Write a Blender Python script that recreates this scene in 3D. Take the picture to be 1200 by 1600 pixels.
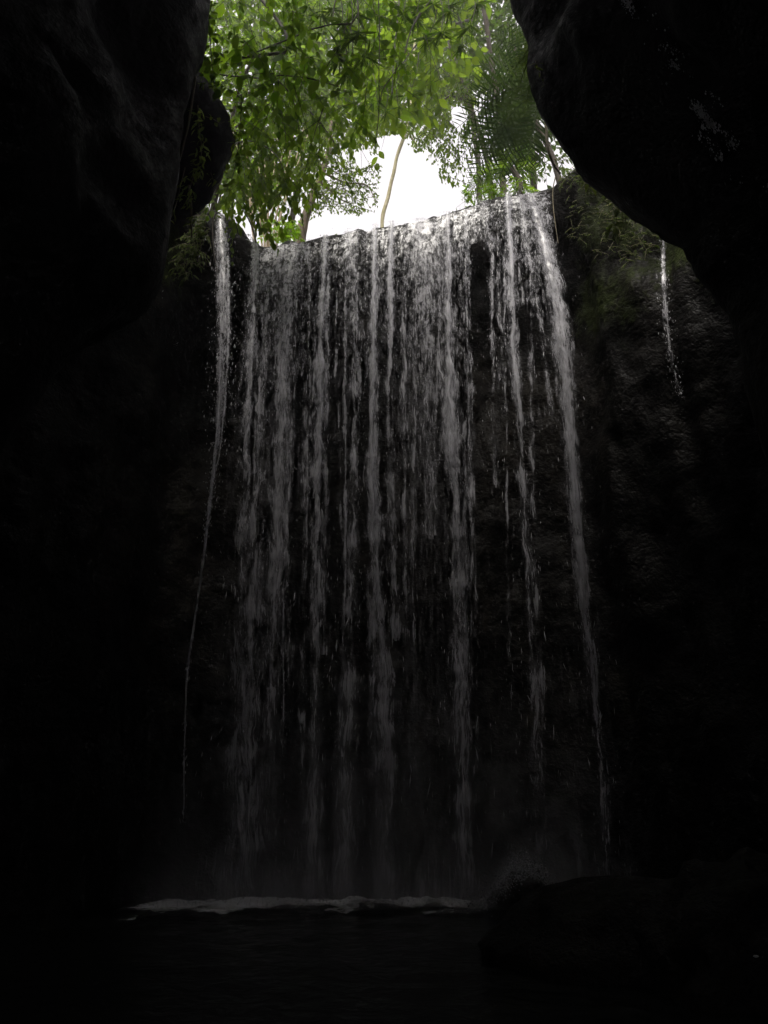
import bpy, math, random
import numpy as np
from mathutils import Vector, Matrix

for o in list(bpy.data.objects):
    bpy.data.objects.remove(o)
SC = bpy.context.scene
COL = SC.collection
random.seed(7)
RNG = np.random.default_rng(7)
R = math.radians

# ------------------------------------------------------------------ camera
PITCH = R(20.8)
CAM = np.array([0.0, 0.0, 1.7])
FPX = 1164.0                      # focal length in pixels of the 1200x1600 photograph
cam_d = bpy.data.cameras.new('camera')
cam_d.sensor_fit = 'VERTICAL'
cam_d.sensor_height = 36.0
cam_d.lens = 36.0 * FPX / 1600.0
cam_d.clip_start = 0.05
cam_d.clip_end = 2000.0
cam = bpy.data.objects.new('camera', cam_d)
COL.objects.link(cam)
cam.location = CAM
cam.rotation_euler = (math.pi / 2 + PITCH, 0, 0)
SC.camera = cam

# ------------------------------------------------------------------ sky, sun, exposure
SUN_EL, SUN_AZ = R(64), R(-168)   # azimuth from +Y towards +X: high up behind the camera, a little to the left
world = bpy.data.worlds.new('World')
SC.world = world
world.use_nodes = True
wn = world.node_tree
wn.nodes.clear()
w_out = wn.nodes.new('ShaderNodeOutputWorld')
w_bg = wn.nodes.new('ShaderNodeBackground')
w_sky = wn.nodes.new('ShaderNodeTexSky')
w_sky.sky_type = 'NISHITA'
w_sky.sun_disc = False
w_sky.sun_elevation = SUN_EL
w_sky.sun_rotation = SUN_AZ
w_sky.dust_density = 4.0
w_mix = wn.nodes.new('ShaderNodeMix')          # overcast: an even white cloud cover hides nearly all the blue
w_mix.data_type = 'RGBA'
w_mix.inputs['Factor'].default_value = 0.93
w_mix.inputs['B'].default_value = (3.45, 3.28, 3.30, 1)
wn.links.new(w_sky.outputs['Color'], w_mix.inputs['A'])
wn.links.new(w_mix.outputs['Result'], w_bg.inputs['Color'])
w_bg.inputs['Strength'].default_value = 0.10
wn.links.new(w_bg.outputs[0], w_out.inputs[0])

sun_d = bpy.data.lights.new('sun', 'SUN')
sun_d.energy = 1.5
sun_d.angle = R(22)
sun_d.color = (1.0, 0.95, 0.86)
sun = bpy.data.objects.new('sun', sun_d)
COL.objects.link(sun)
sdir = Vector((math.sin(SUN_AZ) * math.cos(SUN_EL), math.cos(SUN_AZ) * math.cos(SUN_EL), math.sin(SUN_EL)))
sun.rotation_euler = sdir.to_track_quat('Z', 'Y').to_euler()
sun.location = sdir * 60

SC.view_settings.view_transform = 'Standard'
SC.view_settings.look = 'None'
SC.view_settings.exposure = 1.85
SC.view_settings.gamma = 1.0
SC.view_settings.use_curve_mapping = False
SC.render.engine = 'CYCLES'
SC.cycles.use_denoising = True
SC.cycles.use_adaptive_sampling = True
SC.cycles.adaptive_threshold = 0.035
SC.cycles.max_bounces = 3
SC.cycles.diffuse_bounces = 2
SC.cycles.glossy_bounces = 2
SC.cycles.transmission_bounces = 3
SC.cycles.transparent_max_bounces = 11
SC.cycles.volume_bounces = 0
SC.cycles.sample_clamp_indirect = 3.0
SC.cycles.caustics_reflective = False
SC.cycles.caustics_refractive = False

# ------------------------------------------------------------------ helpers
CP, SP = math.cos(PITCH), math.sin(PITCH)


def at(px, py, Y):
    """The point at distance Y from the camera's plane that the photograph shows at (px, py)."""
    a, b = (px - 600.0) / FPX, (800.0 - py) / FPX
    d = np.array([a, CP - b * SP, SP + b * CP])
    return CAM + d * (Y / d[1])


def proj(p):
    q = np.asarray(p, float) - CAM
    dep = q[..., 1] * CP + q[..., 2] * SP
    up = -q[..., 1] * SP + q[..., 2] * CP
    return 600 + FPX * q[..., 0] / dep, 800 - FPX * up / dep, dep


def _hash(ix, iy, iz):
    h = (ix * 374761393 + iy * 668265263 + iz * 1274126177) & 0xFFFFFFFF
    h = ((h ^ (h >> 13)) * 1274126177) & 0xFFFFFFFF
    return ((h ^ (h >> 16)) & 0xFFFF) / 32767.5 - 1.0


def vnoise(p):
    p = np.asarray(p, float)
    i = np.floor(p).astype(np.int64)
    f = p - i
    f = f * f * (3 - 2 * f)
    out = 0
    for dx in (0, 1):
        for dy in (0, 1):
            for dz in (0, 1):
                w = (f[..., 0] if dx else 1 - f[..., 0]) * (f[..., 1] if dy else 1 - f[..., 1]) * (f[..., 2] if dz else 1 - f[..., 2])
                out = out + w * _hash(i[..., 0] + dx, i[..., 1] + dy, i[..., 2] + dz)
    return out


def fbm(p, octaves=4, gain=0.5):
    p = np.asarray(p, float)
    a, out = 1.0, 0
    for k in range(octaves):
        out = out + a * vnoise(p * (2.03 ** k) + 17.3 * k)
        a *= gain
    return out


def sstep(a, b, x):
    t = np.clip((np.asarray(x, float) - a) / (b - a), 0, 1)
    return t * t * (3 - 2 * t)


def spline(pts, n):
    """Catmull-Rom through pts, n samples, even by chord length."""
    P = np.asarray(pts, float)
    P = np.vstack([2 * P[0] - P[1], P, 2 * P[-1] - P[-2]])
    res = []
    for k in range(1, len(P) - 2):
        t = np.linspace(0, 1, 24, endpoint=False)[:, None]
        a, b, c, d = P[k - 1], P[k], P[k + 1], P[k + 2]
        res.append(0.5 * (2 * b + (c - a) * t + (2 * a - 5 * b + 4 * c - d) * t ** 2 + (3 * b - a - 3 * c + d) * t ** 3))
    res.append(P[-2][None])
    Q = np.vstack(res)
    s = np.concatenate([[0], np.cumsum(np.linalg.norm(np.diff(Q, axis=0), axis=1))])
    u = np.linspace(0, s[-1], n)
    return np.stack([np.interp(u, s, Q[:, j]) for j in range(Q.shape[1])], 1)


ROCKS = []


def mesh_np(name, verts, faces, mat=None, smooth=True):
    """verts n x 3, faces m x k (all the same k)."""
    v = np.ascontiguousarray(verts, np.float32)
    f = np.ascontiguousarray(faces, np.int32)
    me = bpy.data.meshes.new(name)
    me.vertices.add(len(v))
    me.vertices.foreach_set('co', v.ravel())
    k = f.shape[1]
    me.loops.add(f.size)
    me.loops.foreach_set('vertex_index', f.ravel())
    me.polygons.add(len(f))
    me.polygons.foreach_set('loop_start', np.arange(0, f.size, k, dtype=np.int32))
    me.polygons.foreach_set('loop_total', np.full(len(f), k, np.int32))
    if smooth:
        me.polygons.foreach_set('use_smooth', np.ones(len(f), bool))
    me.update(calc_edges=True)
    me.validate()
    if mat:
        me.materials.append(mat)
        if mat in ROCKS:
            attr(me, 'tone', tone_of(v))
    return me


def attr(me, name, vals):
    a = me.attributes.new(name, 'FLOAT', 'POINT')
    a.data.foreach_set('value', np.ascontiguousarray(vals, np.float32).ravel())


def grid_faces(nu, nv, close_u=False):
    i = np.arange(nv - 1)[:, None]
    j = np.arange(nu if close_u else nu - 1)[None, :]
    a = i * nu + j
    b = i * nu + (j + 1) % nu
    return np.stack([a, b, b + nu, a + nu], -1).reshape(-1, 4)


def obj(name, me, parent=None, loc=None):
    o = bpy.data.objects.new(name, me)
    COL.objects.link(o)
    if parent is not None:
        o.parent = parent
        o.matrix_parent_inverse = Matrix.Translation(-Vector(parent.location))
    if loc is not None:
        o.location = loc
    return o


def thing(name, label, cat, base, group=None):
    o = bpy.data.objects.new(name, None)
    o.empty_display_size = 0.3
    COL.objects.link(o)
    o.location = Vector([float(c) for c in base])
    o['label'] = label
    o['category'] = cat
    if group:
        o['group'] = group
    return o


def tag(o, label=None, cat=None, kind=None, group=None):
    for k, v in (('label', label), ('category', cat), ('kind', kind), ('group', group)):
        if v:
            o[k] = v
    return o


def tube(pts, rads, sides=7):
    """Vertices and quads of a tapered tube along pts."""
    P = np.asarray(pts, float)
    rads = np.broadcast_to(np.asarray(rads, float), (len(P),))
    T = np.gradient(P, axis=0)
    T /= np.linalg.norm(T, axis=1)[:, None] + 1e-9
    ref = np.tile([0.31, 0.9, 0.29], (len(P), 1))
    A = np.cross(T, ref)
    A /= np.linalg.norm(A, axis=1)[:, None] + 1e-9
    B = np.cross(T, A)
    ang = np.linspace(0, 2 * math.pi, sides, endpoint=False)
    V = P[:, None] + rads[:, None, None] * (np.cos(ang)[None, :, None] * A[:, None] + np.sin(ang)[None, :, None] * B[:, None])
    return V.reshape(-1, 3), grid_faces(sides, len(P), True)


def tubes(list_of):
    vs, fs, n = [], [], 0
    for v, f in list_of:
        vs.append(v)
        fs.append(f + n)
        n += len(v)
    return np.vstack(vs), np.vstack(fs)


# ------------------------------------------------------------------ materials
def new_mat(name):
    m = bpy.data.materials.new(name)
    m.use_nodes = True
    nt = m.node_tree
    nt.nodes.clear()
    return m, nt, nt.nodes.new('ShaderNodeOutputMaterial')


def nd(nt, typ, inputs=None, **props):
    n = nt.nodes.new(typ)
    for k, v in props.items():
        setattr(n, k, v)
    for k, v in (inputs or {}).items():
        if isinstance(v, bpy.types.NodeSocket):
            nt.links.new(v, n.inputs[k])
        else:
            n.inputs[k].default_value = v
    return n


def ramp(nt, fac, stops):
    r = nd(nt, 'ShaderNodeValToRGB', {'Fac': fac})
    el = r.color_ramp.elements
    el[0].position, el[0].color = stops[0][0], (*stops[0][1], 1)
    el[1].position, el[1].color = stops[-1][0], (*stops[-1][1], 1)
    for p, c in stops[1:-1]:
        e = el.new(p)
        e.color = (*c, 1)
    return r.outputs['Color']


def mat_rock(name, dark, mid, warm, rough=(0.32, 0.7), bump=0.6, moss=None, scale=1.0, spec=0.09):
    """Wet rock; the attribute 'tone' carries the large stains, 'moss' where moss grows."""
    m, nt, out = new_mat(name)
    co = nd(nt, 'ShaderNodeTexCoord').outputs['Object']
    tone = nd(nt, 'ShaderNodeAttribute', attribute_name='tone').outputs['Fac']
    fine = nd(nt, 'ShaderNodeTexNoise', {'Vector': co, 'Scale': 6.0 * scale, 'Detail': 3.0, 'Roughness': 0.72})
    mv = nd(nt, 'ShaderNodeMath', {0: fine.outputs['Fac'], 1: 0.5, 2: tone}, operation='MULTIPLY_ADD')
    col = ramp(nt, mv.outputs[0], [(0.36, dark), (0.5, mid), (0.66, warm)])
    if moss:
        at_ = nd(nt, 'ShaderNodeAttribute', attribute_name='moss')
        ms = nd(nt, 'ShaderNodeMath', {0: at_.outputs['Fac'], 1: fine.outputs['Fac']}, operation='MULTIPLY')
        mk = nd(nt, 'ShaderNodeMapRange', {'Value': ms.outputs[0], 'From Min': 0.34, 'From Max': 0.52})
        mx = nd(nt, 'ShaderNodeMix', {'Factor': mk.outputs[0], 'A': col, 'B': (*moss, 1)}, data_type='RGBA')
        col = mx.outputs['Result']
    rg = nd(nt, 'ShaderNodeMapRange', {'Value': fine.outputs['Fac'], 'From Min': 0.35, 'From Max': 0.65, 'To Min': rough[0], 'To Max': rough[1]})
    bp = nd(nt, 'ShaderNodeBump', {'Height': fine.outputs['Fac'], 'Strength': bump, 'Distance': 0.12})
    pb = nd(nt, 'ShaderNodeBsdfPrincipled', {'Base Color': col, 'Roughness': rg.outputs[0], 'Normal': bp.outputs[0], 'Specular IOR Level': spec})
    nt.links.new(pb.outputs[0], out.inputs[0])
    return m


def tone_of(p):
    p = np.asarray(p, float)
    return 0.25 + 0.09 * fbm(p * 0.6 + 11, 3) + 0.09 * fbm(p * [2.4, 2.4, 0.3] + 50, 3)


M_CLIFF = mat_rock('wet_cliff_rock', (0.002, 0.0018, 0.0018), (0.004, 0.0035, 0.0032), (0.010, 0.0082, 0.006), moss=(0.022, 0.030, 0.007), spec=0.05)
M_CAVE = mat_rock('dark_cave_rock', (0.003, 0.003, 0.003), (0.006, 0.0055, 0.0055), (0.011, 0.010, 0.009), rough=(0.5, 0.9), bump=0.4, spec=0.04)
M_BOULDER = mat_rock('boulder_rock', (0.005, 0.005, 0.005), (0.011, 0.010, 0.009), (0.02, 0.018, 0.015), rough=(0.4, 0.8), scale=1.6)
M_GROUND = mat_rock('forest_soil', (0.020, 0.022, 0.010), (0.045, 0.04, 0.02), (0.07, 0.06, 0.03), rough=(0.8, 0.95))

ROCKS += [M_CAVE, M_BOULDER, M_GROUND]


def mat_leaf(name, dark, light, trans, rough=0.6, island=False):
    m, nt, out = new_mat(name)
    if island:
        rnd = nd(nt, 'ShaderNodeNewGeometry').outputs['Random Per Island']
    else:
        rnd = nd(nt, 'ShaderNodeObjectInfo').outputs['Random']
    col = nd(nt, 'ShaderNodeMix', {'Factor': rnd, 'A': (*dark, 1), 'B': (*light, 1)}, data_type='RGBA').outputs['Result']
    tc = nd(nt, 'ShaderNodeMix', {'Factor': rnd, 'A': (trans[0] * 0.45, trans[1] * 0.55, trans[2] * 0.6, 1), 'B': (*trans, 1)}, data_type='RGBA').outputs['Result']
    pb = nd(nt, 'ShaderNodeBsdfPrincipled', {'Base Color': col, 'Roughness': rough, 'Specular IOR Level': 0.05})
    tr = nd(nt, 'ShaderNodeBsdfTranslucent', {'Color': tc})
    mx = nd(nt, 'ShaderNodeMixShader', {0: 0.5, 1: pb.outputs[0], 2: tr.outputs[0]})
    nt.links.new(mx.outputs[0], out.inputs[0])
    return m


def mat_plain(name, c0, c1, rough=0.8, scale=8.0, bump=0.3):
    m, nt, out = new_mat(name)
    co = nd(nt, 'ShaderNodeTexCoord').outputs['Object']
    n = nd(nt, 'ShaderNodeTexNoise', {'Vector': co, 'Scale': scale, 'Detail': 6.0, 'Roughness': 0.65})
    col = ramp(nt, n.outputs['Fac'], [(0.35, c0), (0.65, c1)])
    bp = nd(nt, 'ShaderNodeBump', {'Height': n.outputs['Fac'], 'Strength': bump, 'Distance': 0.03})
    pb = nd(nt, 'ShaderNodeBsdfPrincipled', {'Base Color': col, 'Roughness': rough, 'Normal': bp.outputs[0]})
    nt.links.new(pb.outputs[0], out.inputs[0])
    return m


def mat_water_sheet():
    """Falling white water: alpha from streaks that stretch as the water speeds up; 'dens' is how much water runs there."""
    m, nt, out = new_mat('falling_water')
    uv = nd(nt, 'ShaderNodeUVMap', uv_map='flow').outputs[0]
    dens = nd(nt, 'ShaderNodeAttribute', attribute_name='dens').outputs['Fac']
    m1 = nd(nt, 'ShaderNodeMapping', {'Vector': uv, 'Scale': (14, 3.0, 1)})
    n1 = nd(nt, 'ShaderNodeTexNoise', {'Vector': m1.outputs[0], 'Scale': 1.0, 'Detail': 5.0, 'Roughness': 0.72, 'Distortion': 0.5})
    m2 = nd(nt, 'ShaderNodeMapping', {'Vector': uv, 'Scale': (5.5, 4.2, 1)})
    n2 = nd(nt, 'ShaderNodeTexNoise', {'Vector': m2.outputs[0], 'Scale': 1.0, 'Detail': 4.0, 'Roughness': 0.6, 'Distortion': 1.0})
    m3 = nd(nt, 'ShaderNodeMapping', {'Vector': uv, 'Scale': (36, 9, 1)})
    n3 = nd(nt, 'ShaderNodeTexNoise', {'Vector': m3.outputs[0], 'Scale': 1.0, 'Detail': 3.0, 'Roughness': 0.7})
    a = nd(nt, 'ShaderNodeMath', {0: n1.outputs['Fac'], 1: 0.46}, operation='MULTIPLY')
    b = nd(nt, 'ShaderNodeMath', {0: n2.outputs['Fac'], 1: 0.33, 2: a.outputs[0]}, operation='MULTIPLY_ADD')
    c = nd(nt, 'ShaderNodeMath', {0: n3.outputs['Fac'], 1: 0.21, 2: b.outputs[0]}, operation='MULTIPLY_ADD')
    c = nd(nt, 'ShaderNodeMath', {0: c.outputs[0], 1: 2.8, 2: -0.9}, operation='MULTIPLY_ADD')
    d = nd(nt, 'ShaderNodeMath', {0: dens, 1: 0.42, 2: c.outputs[0]}, operation='MULTIPLY_ADD')
    al = nd(nt, 'ShaderNodeMapRange', {'Value': d.outputs[0], 'From Min': 0.57, 'From Max': 1.16, 'To Min': 0.0, 'To Max': 0.95}, interpolation_type='SMOOTHSTEP')
    fade = nd(nt, 'ShaderNodeAttribute', attribute_name='fade').outputs['Fac']
    al = nd(nt, 'ShaderNodeMath', {0: al.outputs[0], 1: fade}, operation='MULTIPLY')
    df = nd(nt, 'ShaderNodeBsdfDiffuse', {'Color': (0.81, 0.80, 0.86, 1)})
    tr = nd(nt, 'ShaderNodeBsdfTranslucent', {'Color': (0.81, 0.80, 0.86, 1)})
    gl = nd(nt, 'ShaderNodeBsdfGlossy', {'Color': (1, 1, 1, 1), 'Roughness': 0.25})
    s1 = nd(nt, 'ShaderNodeMixShader', {0: 0.25, 1: df.outputs[0], 2: tr.outputs[0]})
    s2 = nd(nt, 'ShaderNodeMixShader', {0: 0.05, 1: s1.outputs[0], 2: gl.outputs[0]})
    tp = nd(nt, 'ShaderNodeBsdfTransparent')
    mx = nd(nt, 'ShaderNodeMixShader', {0: al.outputs[0], 1: tp.outputs[0], 2: s2.outputs[0]})
    nt.links.new(mx.outputs[0], out.inputs[0])
    return m


def mat_drops():
    m, nt, out = new_mat('water_drops')
    df = nd(nt, 'ShaderNodeBsdfDiffuse', {'Color': (0.77, 0.77, 0.81, 1)})
    tr = nd(nt, 'ShaderNodeBsdfTranslucent', {'Color': (0.77, 0.77, 0.81, 1)})
    gl = nd(nt, 'ShaderNodeBsdfGlossy', {'Color': (1, 1, 1, 1), 'Roughness': 0.15})
    tp = nd(nt, 'ShaderNodeBsdfTransparent')
    s1 = nd(nt, 'ShaderNodeMixShader', {0: 0.25, 1: df.outputs[0], 2: tr.outputs[0]})
    s2 = nd(nt, 'ShaderNodeMixShader', {0: 0.10, 1: s1.outputs[0], 2: gl.outputs[0]})
    rnd = nd(nt, 'ShaderNodeNewGeometry').outputs['Random Per Island']
    al = nd(nt, 'ShaderNodeMapRange', {'Value': rnd, 'To Min': 0.15, 'To Max': 0.6})
    mx = nd(nt, 'ShaderNodeMixShader', {0: al.outputs[0], 1: tp.outputs[0], 2: s2.outputs[0]})
    nt.links.new(mx.outputs[0], out.inputs[0])
    return m


def mat_bead():
    m, nt, out = new_mat('glint_bead')  # light grey, so that each bead shows as a glint
    pb = nd(nt, 'ShaderNodeBsdfPrincipled', {'Base Color': (0.55, 0.55, 0.58, 1), 'Roughness': 0.12, 'Specular IOR Level': 0.8})
    nt.links.new(pb.outputs[0], out.inputs[0])
    return m


def mat_foam():
    m, nt, out = new_mat('pool_foam')
    co = nd(nt, 'ShaderNodeTexCoord').outputs['Object']
    dens = nd(nt, 'ShaderNodeAttribute', attribute_name='dens').outputs['Fac']
    n1 = nd(nt, 'ShaderNodeTexNoise', {'Vector': co, 'Scale': 5.0, 'Detail': 8.0, 'Roughness': 0.7})
    d = nd(nt, 'ShaderNodeMath', {0: dens, 1: 0.5, 2: n1.outputs['Fac']}, operation='MULTIPLY_ADD')
    al = nd(nt, 'ShaderNodeMapRange', {'Value': d.outputs[0], 'From Min': 0.50, 'From Max': 1.05, 'To Max': 0.97}, interpolation_type='SMOOTHSTEP')
    bp = nd(nt, 'ShaderNodeBump', {'Height': n1.outputs['Fac'], 'Strength': 0.4, 'Distance': 0.06})
    df = nd(nt, 'ShaderNodeBsdfDiffuse', {'Color': (0.93, 0.93, 0.95, 1), 'Normal': bp.outputs[0]})
    tp = nd(nt, 'ShaderNodeBsdfTransparent')
    mx = nd(nt, 'ShaderNodeMixShader', {0: al.outputs[0], 1: tp.outputs[0], 2: df.outputs[0]})
    nt.links.new(mx.outputs[0], out.inputs[0])
    return m


def mat_pool():
    m, nt, out = new_mat('pool_water')
    co = nd(nt, 'ShaderNodeTexCoord').outputs['Object']
    n1 = nd(nt, 'ShaderNodeTexNoise', {'Vector': co, 'Scale': 3.5, 'Detail': 5.0, 'Roughness': 0.6, 'Distortion': 0.6})
    bp = nd(nt, 'ShaderNodeBump', {'Height': n1.outputs['Fac'], 'Strength': 0.5, 'Distance': 0.12})
    pb = nd(nt, 'ShaderNodeBsdfPrincipled', {'Base Color': (0.010, 0.011, 0.010, 1), 'Roughness': 0.14, 'IOR': 1.33, 'Normal': bp.outputs[0]})
    nt.links.new(pb.outputs[0], out.inputs[0])
    return m


M_BEAD = mat_bead()
M_SHEET, M_DROP, M_FOAM, M_POOL = mat_water_sheet(), mat_drops(), mat_foam(), mat_pool()
M_LEAF_NEAR = mat_leaf('broad_leaf', (0.016, 0.040, 0.005), (0.055, 0.090, 0.012), (0.26, 0.44, 0.018))
M_FOL_NEAR = mat_leaf('broad_foliage', (0.016, 0.040, 0.005), (0.055, 0.090, 0.012), (0.26, 0.44, 0.018), island=True)
M_LEAF_LIME = mat_leaf('lime_leaf', (0.04, 0.075, 0.008), (0.085, 0.13, 0.016), (0.34, 0.50, 0.03))
M_FOL_LIME = mat_leaf('lime_foliage', (0.04, 0.075, 0.008), (0.085, 0.13, 0.016), (0.36, 0.52, 0.035), island=True)
M_LEAF_MID = mat_leaf('hanging_leaf', (0.028, 0.06, 0.007), (0.075, 0.115, 0.014), (0.33, 0.50, 0.03))
M_FOL_MID = mat_leaf('hanging_foliage', (0.028, 0.06, 0.007), (0.075, 0.115, 0.014), (0.33, 0.50, 0.03), island=True)
M_FOL_FAR = mat_leaf('far_foliage', (0.05, 0.07, 0.02), (0.11, 0.13, 0.035), (0.30, 0.42, 0.06), island=True)
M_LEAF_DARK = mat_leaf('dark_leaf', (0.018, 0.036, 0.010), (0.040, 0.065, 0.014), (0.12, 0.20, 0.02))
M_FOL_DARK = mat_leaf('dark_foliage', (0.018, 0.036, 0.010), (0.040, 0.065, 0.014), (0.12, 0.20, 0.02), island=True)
M_FOL_PALM = mat_leaf('palm_frond', (0.012, 0.024, 0.008), (0.028, 0.045, 0.012), (0.07, 0.12, 0.015), island=True)  # darker green stands in for the shade of the overhang
M_LEAF_SHADE = mat_leaf('shade_leaf', (0.09, 0.12, 0.03), (0.16, 0.19, 0.05), (0.46, 0.58, 0.10))  # lightened to make up for light that misses the creepers
M_FOL_SHADE = mat_leaf('shade_foliage', (0.04, 0.065, 0.014), (0.09, 0.115, 0.03), (0.14, 0.20, 0.03), island=True)
M_ORANGE = mat_leaf('withered_leaf', (0.40, 0.14, 0.02), (0.48, 0.18, 0.02), (0.6, 0.22, 0.02))
M_BARK = mat_plain('bark', (0.035, 0.026, 0.018), (0.08, 0.06, 0.04))
M_HAZED_BARK = mat_plain('hazed_mossy_bark', (0.40, 0.36, 0.18), (0.62, 0.55, 0.40), scale=3.0)  # bark paled to stand in for haze and glare round the gap
M_BROWN_BARK = mat_plain('brown_bark', (0.10, 0.075, 0.045), (0.19, 0.14, 0.09), scale=4.0)
M_CANE = mat_plain('bamboo_cane', (0.20, 0.15, 0.08), (0.36, 0.27, 0.15), rough=0.5, scale=4.0)
M_VINE = mat_plain('vine_stem', (0.020, 0.016, 0.012), (0.05, 0.04, 0.03))
M_VINE_PALE = mat_plain('pale_vine_stem', (0.10, 0.085, 0.05), (0.2, 0.17, 0.10))

# ------------------------------------------------------------------ cliff: the bowl that the water falls into
LIP_PX = [(300, 300), (330, 322), (350, 332), (378, 352), (388, 374), (410, 380), (440, 377), (470, 373), (505, 366), (560, 352), (600, 346), (650, 338),
          (690, 330), (722, 320), (745, 311), (780, 303), (815, 297), (845, 293), (862, 288), (885, 268), (925, 235)]
PLAN = [(-9.0, -9), (-8.6, -2), (-8.2, 4), (-7.6, 8.2), (-6.3, 11.0), (-4.9, 12.7), (-3.6, 13.6), (-1.8, 14.1), (0, 14.3), (1.8, 14.1), (3.4, 13.7),
        (4.6, 12.9), (5.9, 11.4), (7.3, 8.6), (8.2, 4), (8.6, -2), (9.0, -9)]
NS, NZ = 520, 230
plan = spline(PLAN, NS)
lipw = []
for px, py in LIP_PX:
    Y = 14.0
    for _ in range(6):
        p = at(px, py, Y)
        Y = float(np.interp(p[0], plan[:, 0][60:-60], plan[:, 1][60:-60]))
    lipw.append(at(px, py, Y))
lipw = np.array(lipw)


def ztop(x, y):
    z = np.interp(x, lipw[:, 0], lipw[:, 2])
    z = np.where(x < lipw[0, 0], lipw[0, 2] + (lipw[0, 0] - x) * 0.9, z)
    z = np.where(x > lipw[-1, 0], lipw[-1, 2] + (x - lipw[-1, 0]) * 0.8, z)
    return np.minimum(z, 19.5)


def lip_y(x):
    return np.interp(x, plan[:, 0][60:-60], plan[:, 1][60:-60])


tang = np.gradient(plan, axis=0)
tang /= np.linalg.norm(tang, axis=1)[:, None]
norm_out = np.stack([-tang[:, 1], tang[:, 0]], 1)        # outward, away from the chamber
zt = ztop(plan[:, 0], plan[:, 1])
zt = zt + 0.05 + 0.06 * vnoise(np.stack([plan[:, 0] * 3.1, plan[:, 1] * 3.1, 0 * zt], 1)) + 0.06 * vnoise(np.stack([plan[:, 0] * 9.1, plan[:, 1] * 9.1, 0 * zt], 1))
rows = []
t = np.linspace(0, 1, NZ - 12)
infall = sstep(-4.6, -3.9, plan[:, 0]) * (1 - sstep(3.7, 4.5, plan[:, 0])) * (plan[:, 1] > 9)
moss_rows = []
for k in range(NZ):
    if k < NZ - 12:
        z = -1.2 + (zt + 1.2) * t[k] - 0.0
        d = zt - z
        rec = infall * (0.95 * sstep(0.7, 4.0, d)) + 0.35 * sstep(0, 9, d) * (1 - infall)
        rnd_lip = -0.28 * (1 - np.sqrt(np.clip(1 - (1 - np.clip(d / 0.28, 0, 1)) ** 2, 0, 1)))
        off = rec - rnd_lip * 1.0
    else:
        q = k - (NZ - 12) + 1
        z = zt + 0.0 * q - 0.012 * q * q
        off = 0.28 + 0.25 * q + 0 * zt
    p = np.stack([plan[:, 0] + norm_out[:, 0] * off, plan[:, 1] + norm_out[:, 1] * off, z], 1)
    calm = sstep(0.0, 0.8, np.abs(zt - z)) * 0.75 + 0.25
    low = fbm(p * [0.35, 0.35, 0.22], 3) * 0.42
    mid = fbm(p * [1.3, 1.3, 0.8] + 40, 3) * 0.15
    fine = fbm(p * [4.5, 4.5, 2.2] + 90, 3) * 0.045
    flute = vnoise(np.stack([p[:, 0] * 2.2, p[:, 1] * 2.2, p[:, 2] * 0.16], 1)) * 0.14
    dsp = (low * (1 - 0.6 * infall) + mid + flute) * calm + fine
    p[:, 0] += norm_out[:, 0] * dsp
    p[:, 1] += norm_out[:, 1] * dsp
    rows.append(p)
    ms = sstep(3.9, 4.8, p[:, 0]) * sstep(8.5, 12.5, z) * 1.15 + (1 - sstep(-4.6, -3.9, p[:, 0])) * sstep(10, 13, z) * 0.9
    moss_rows.append(ms * (p[:, 1] > 6))
cv = np.vstack(rows)
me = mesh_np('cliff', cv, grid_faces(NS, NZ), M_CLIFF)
mossv = np.concatenate(moss_rows)
attr(me, 'moss', mossv * (1 + 0.55 * fbm(cv * 1.1 + 77, 3)))
attr(me, 'tone', tone_of(cv))
cliff = tag(obj('cliff', me), kind='structure')

_cx, _cy, _cd = proj(cv)


def cliff_Y(px, py, d=14):
    m = (np.abs(_cx - px) < d) & (np.abs(_cy - py) < d)
    return float(np.min(cv[m, 1])) if m.any() else 12.0


# ------------------------------------------------------------------ ground on top of the cliff, out into the forest
gr, NR = [], [0.8, 2.5, 6, 14, 40, 120, 400]
for q in NR:
    p = np.stack([plan[:, 0] + norm_out[:, 0] * q, plan[:, 1] + norm_out[:, 1] * q, zt - 0.35 + 0.0 * q], 1)
    p[:, 2] = p[:, 2] * (1 / (1 + q / 30)) + (15.0) * (1 - 1 / (1 + q / 30)) + 0.25 * fbm(p * 0.2, 3) * min(1, q / 6)
    gr.append(p)
ground = tag(obj('ground', mesh_np('ground', np.vstack(gr), grid_faces(NS, len(NR)), M_GROUND)), kind='structure')

# ------------------------------------------------------------------ cave mouth: overhanging rock left, right and over the camera (unseen edge shaped for the light)
ARCH_PX = [(-330, 1800), (-300, 1400), (-230, 1050), (-110, 800), (0, 668), (70, 590), (130, 515), (190, 466), (235, 432), (252, 404), (258, 378), (263, 340), (268, 300),
           (276, 262), (284, 220), (290, 180), (298, 140), (308, 100), (320, 55), (330, 0), (340, -80), (362, -220), (430, -410),
           (570, -500), (690, -420), (752, -210), (780, -60), (797, 0), (814, 35), (826, 75), (823, 110), (832, 150), (850, 190), (876, 222), (902, 246), (935, 270), (965, 292),
           (1000, 322), (1035, 352), (1062, 378), (1074, 402), (1090, 428), (1112, 446), (1134, 472), (1152, 505), (1168, 545), (1184, 590), (1196, 630), (1215, 690), (1270, 800),
           (1390, 1050), (1480, 1400), (1500, 1800)]
NA = 520


def arch_Y(py, left):
    return np.interp(py, [-500, 0, 300, 700, 1800], [7.2, 8.0, 7.6, 7.3, 6.6]) if left else np.interp(py, [-500, 0, 300, 700, 1800], [7.2, 8.3, 8.0, 7.4, 6.6])


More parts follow.
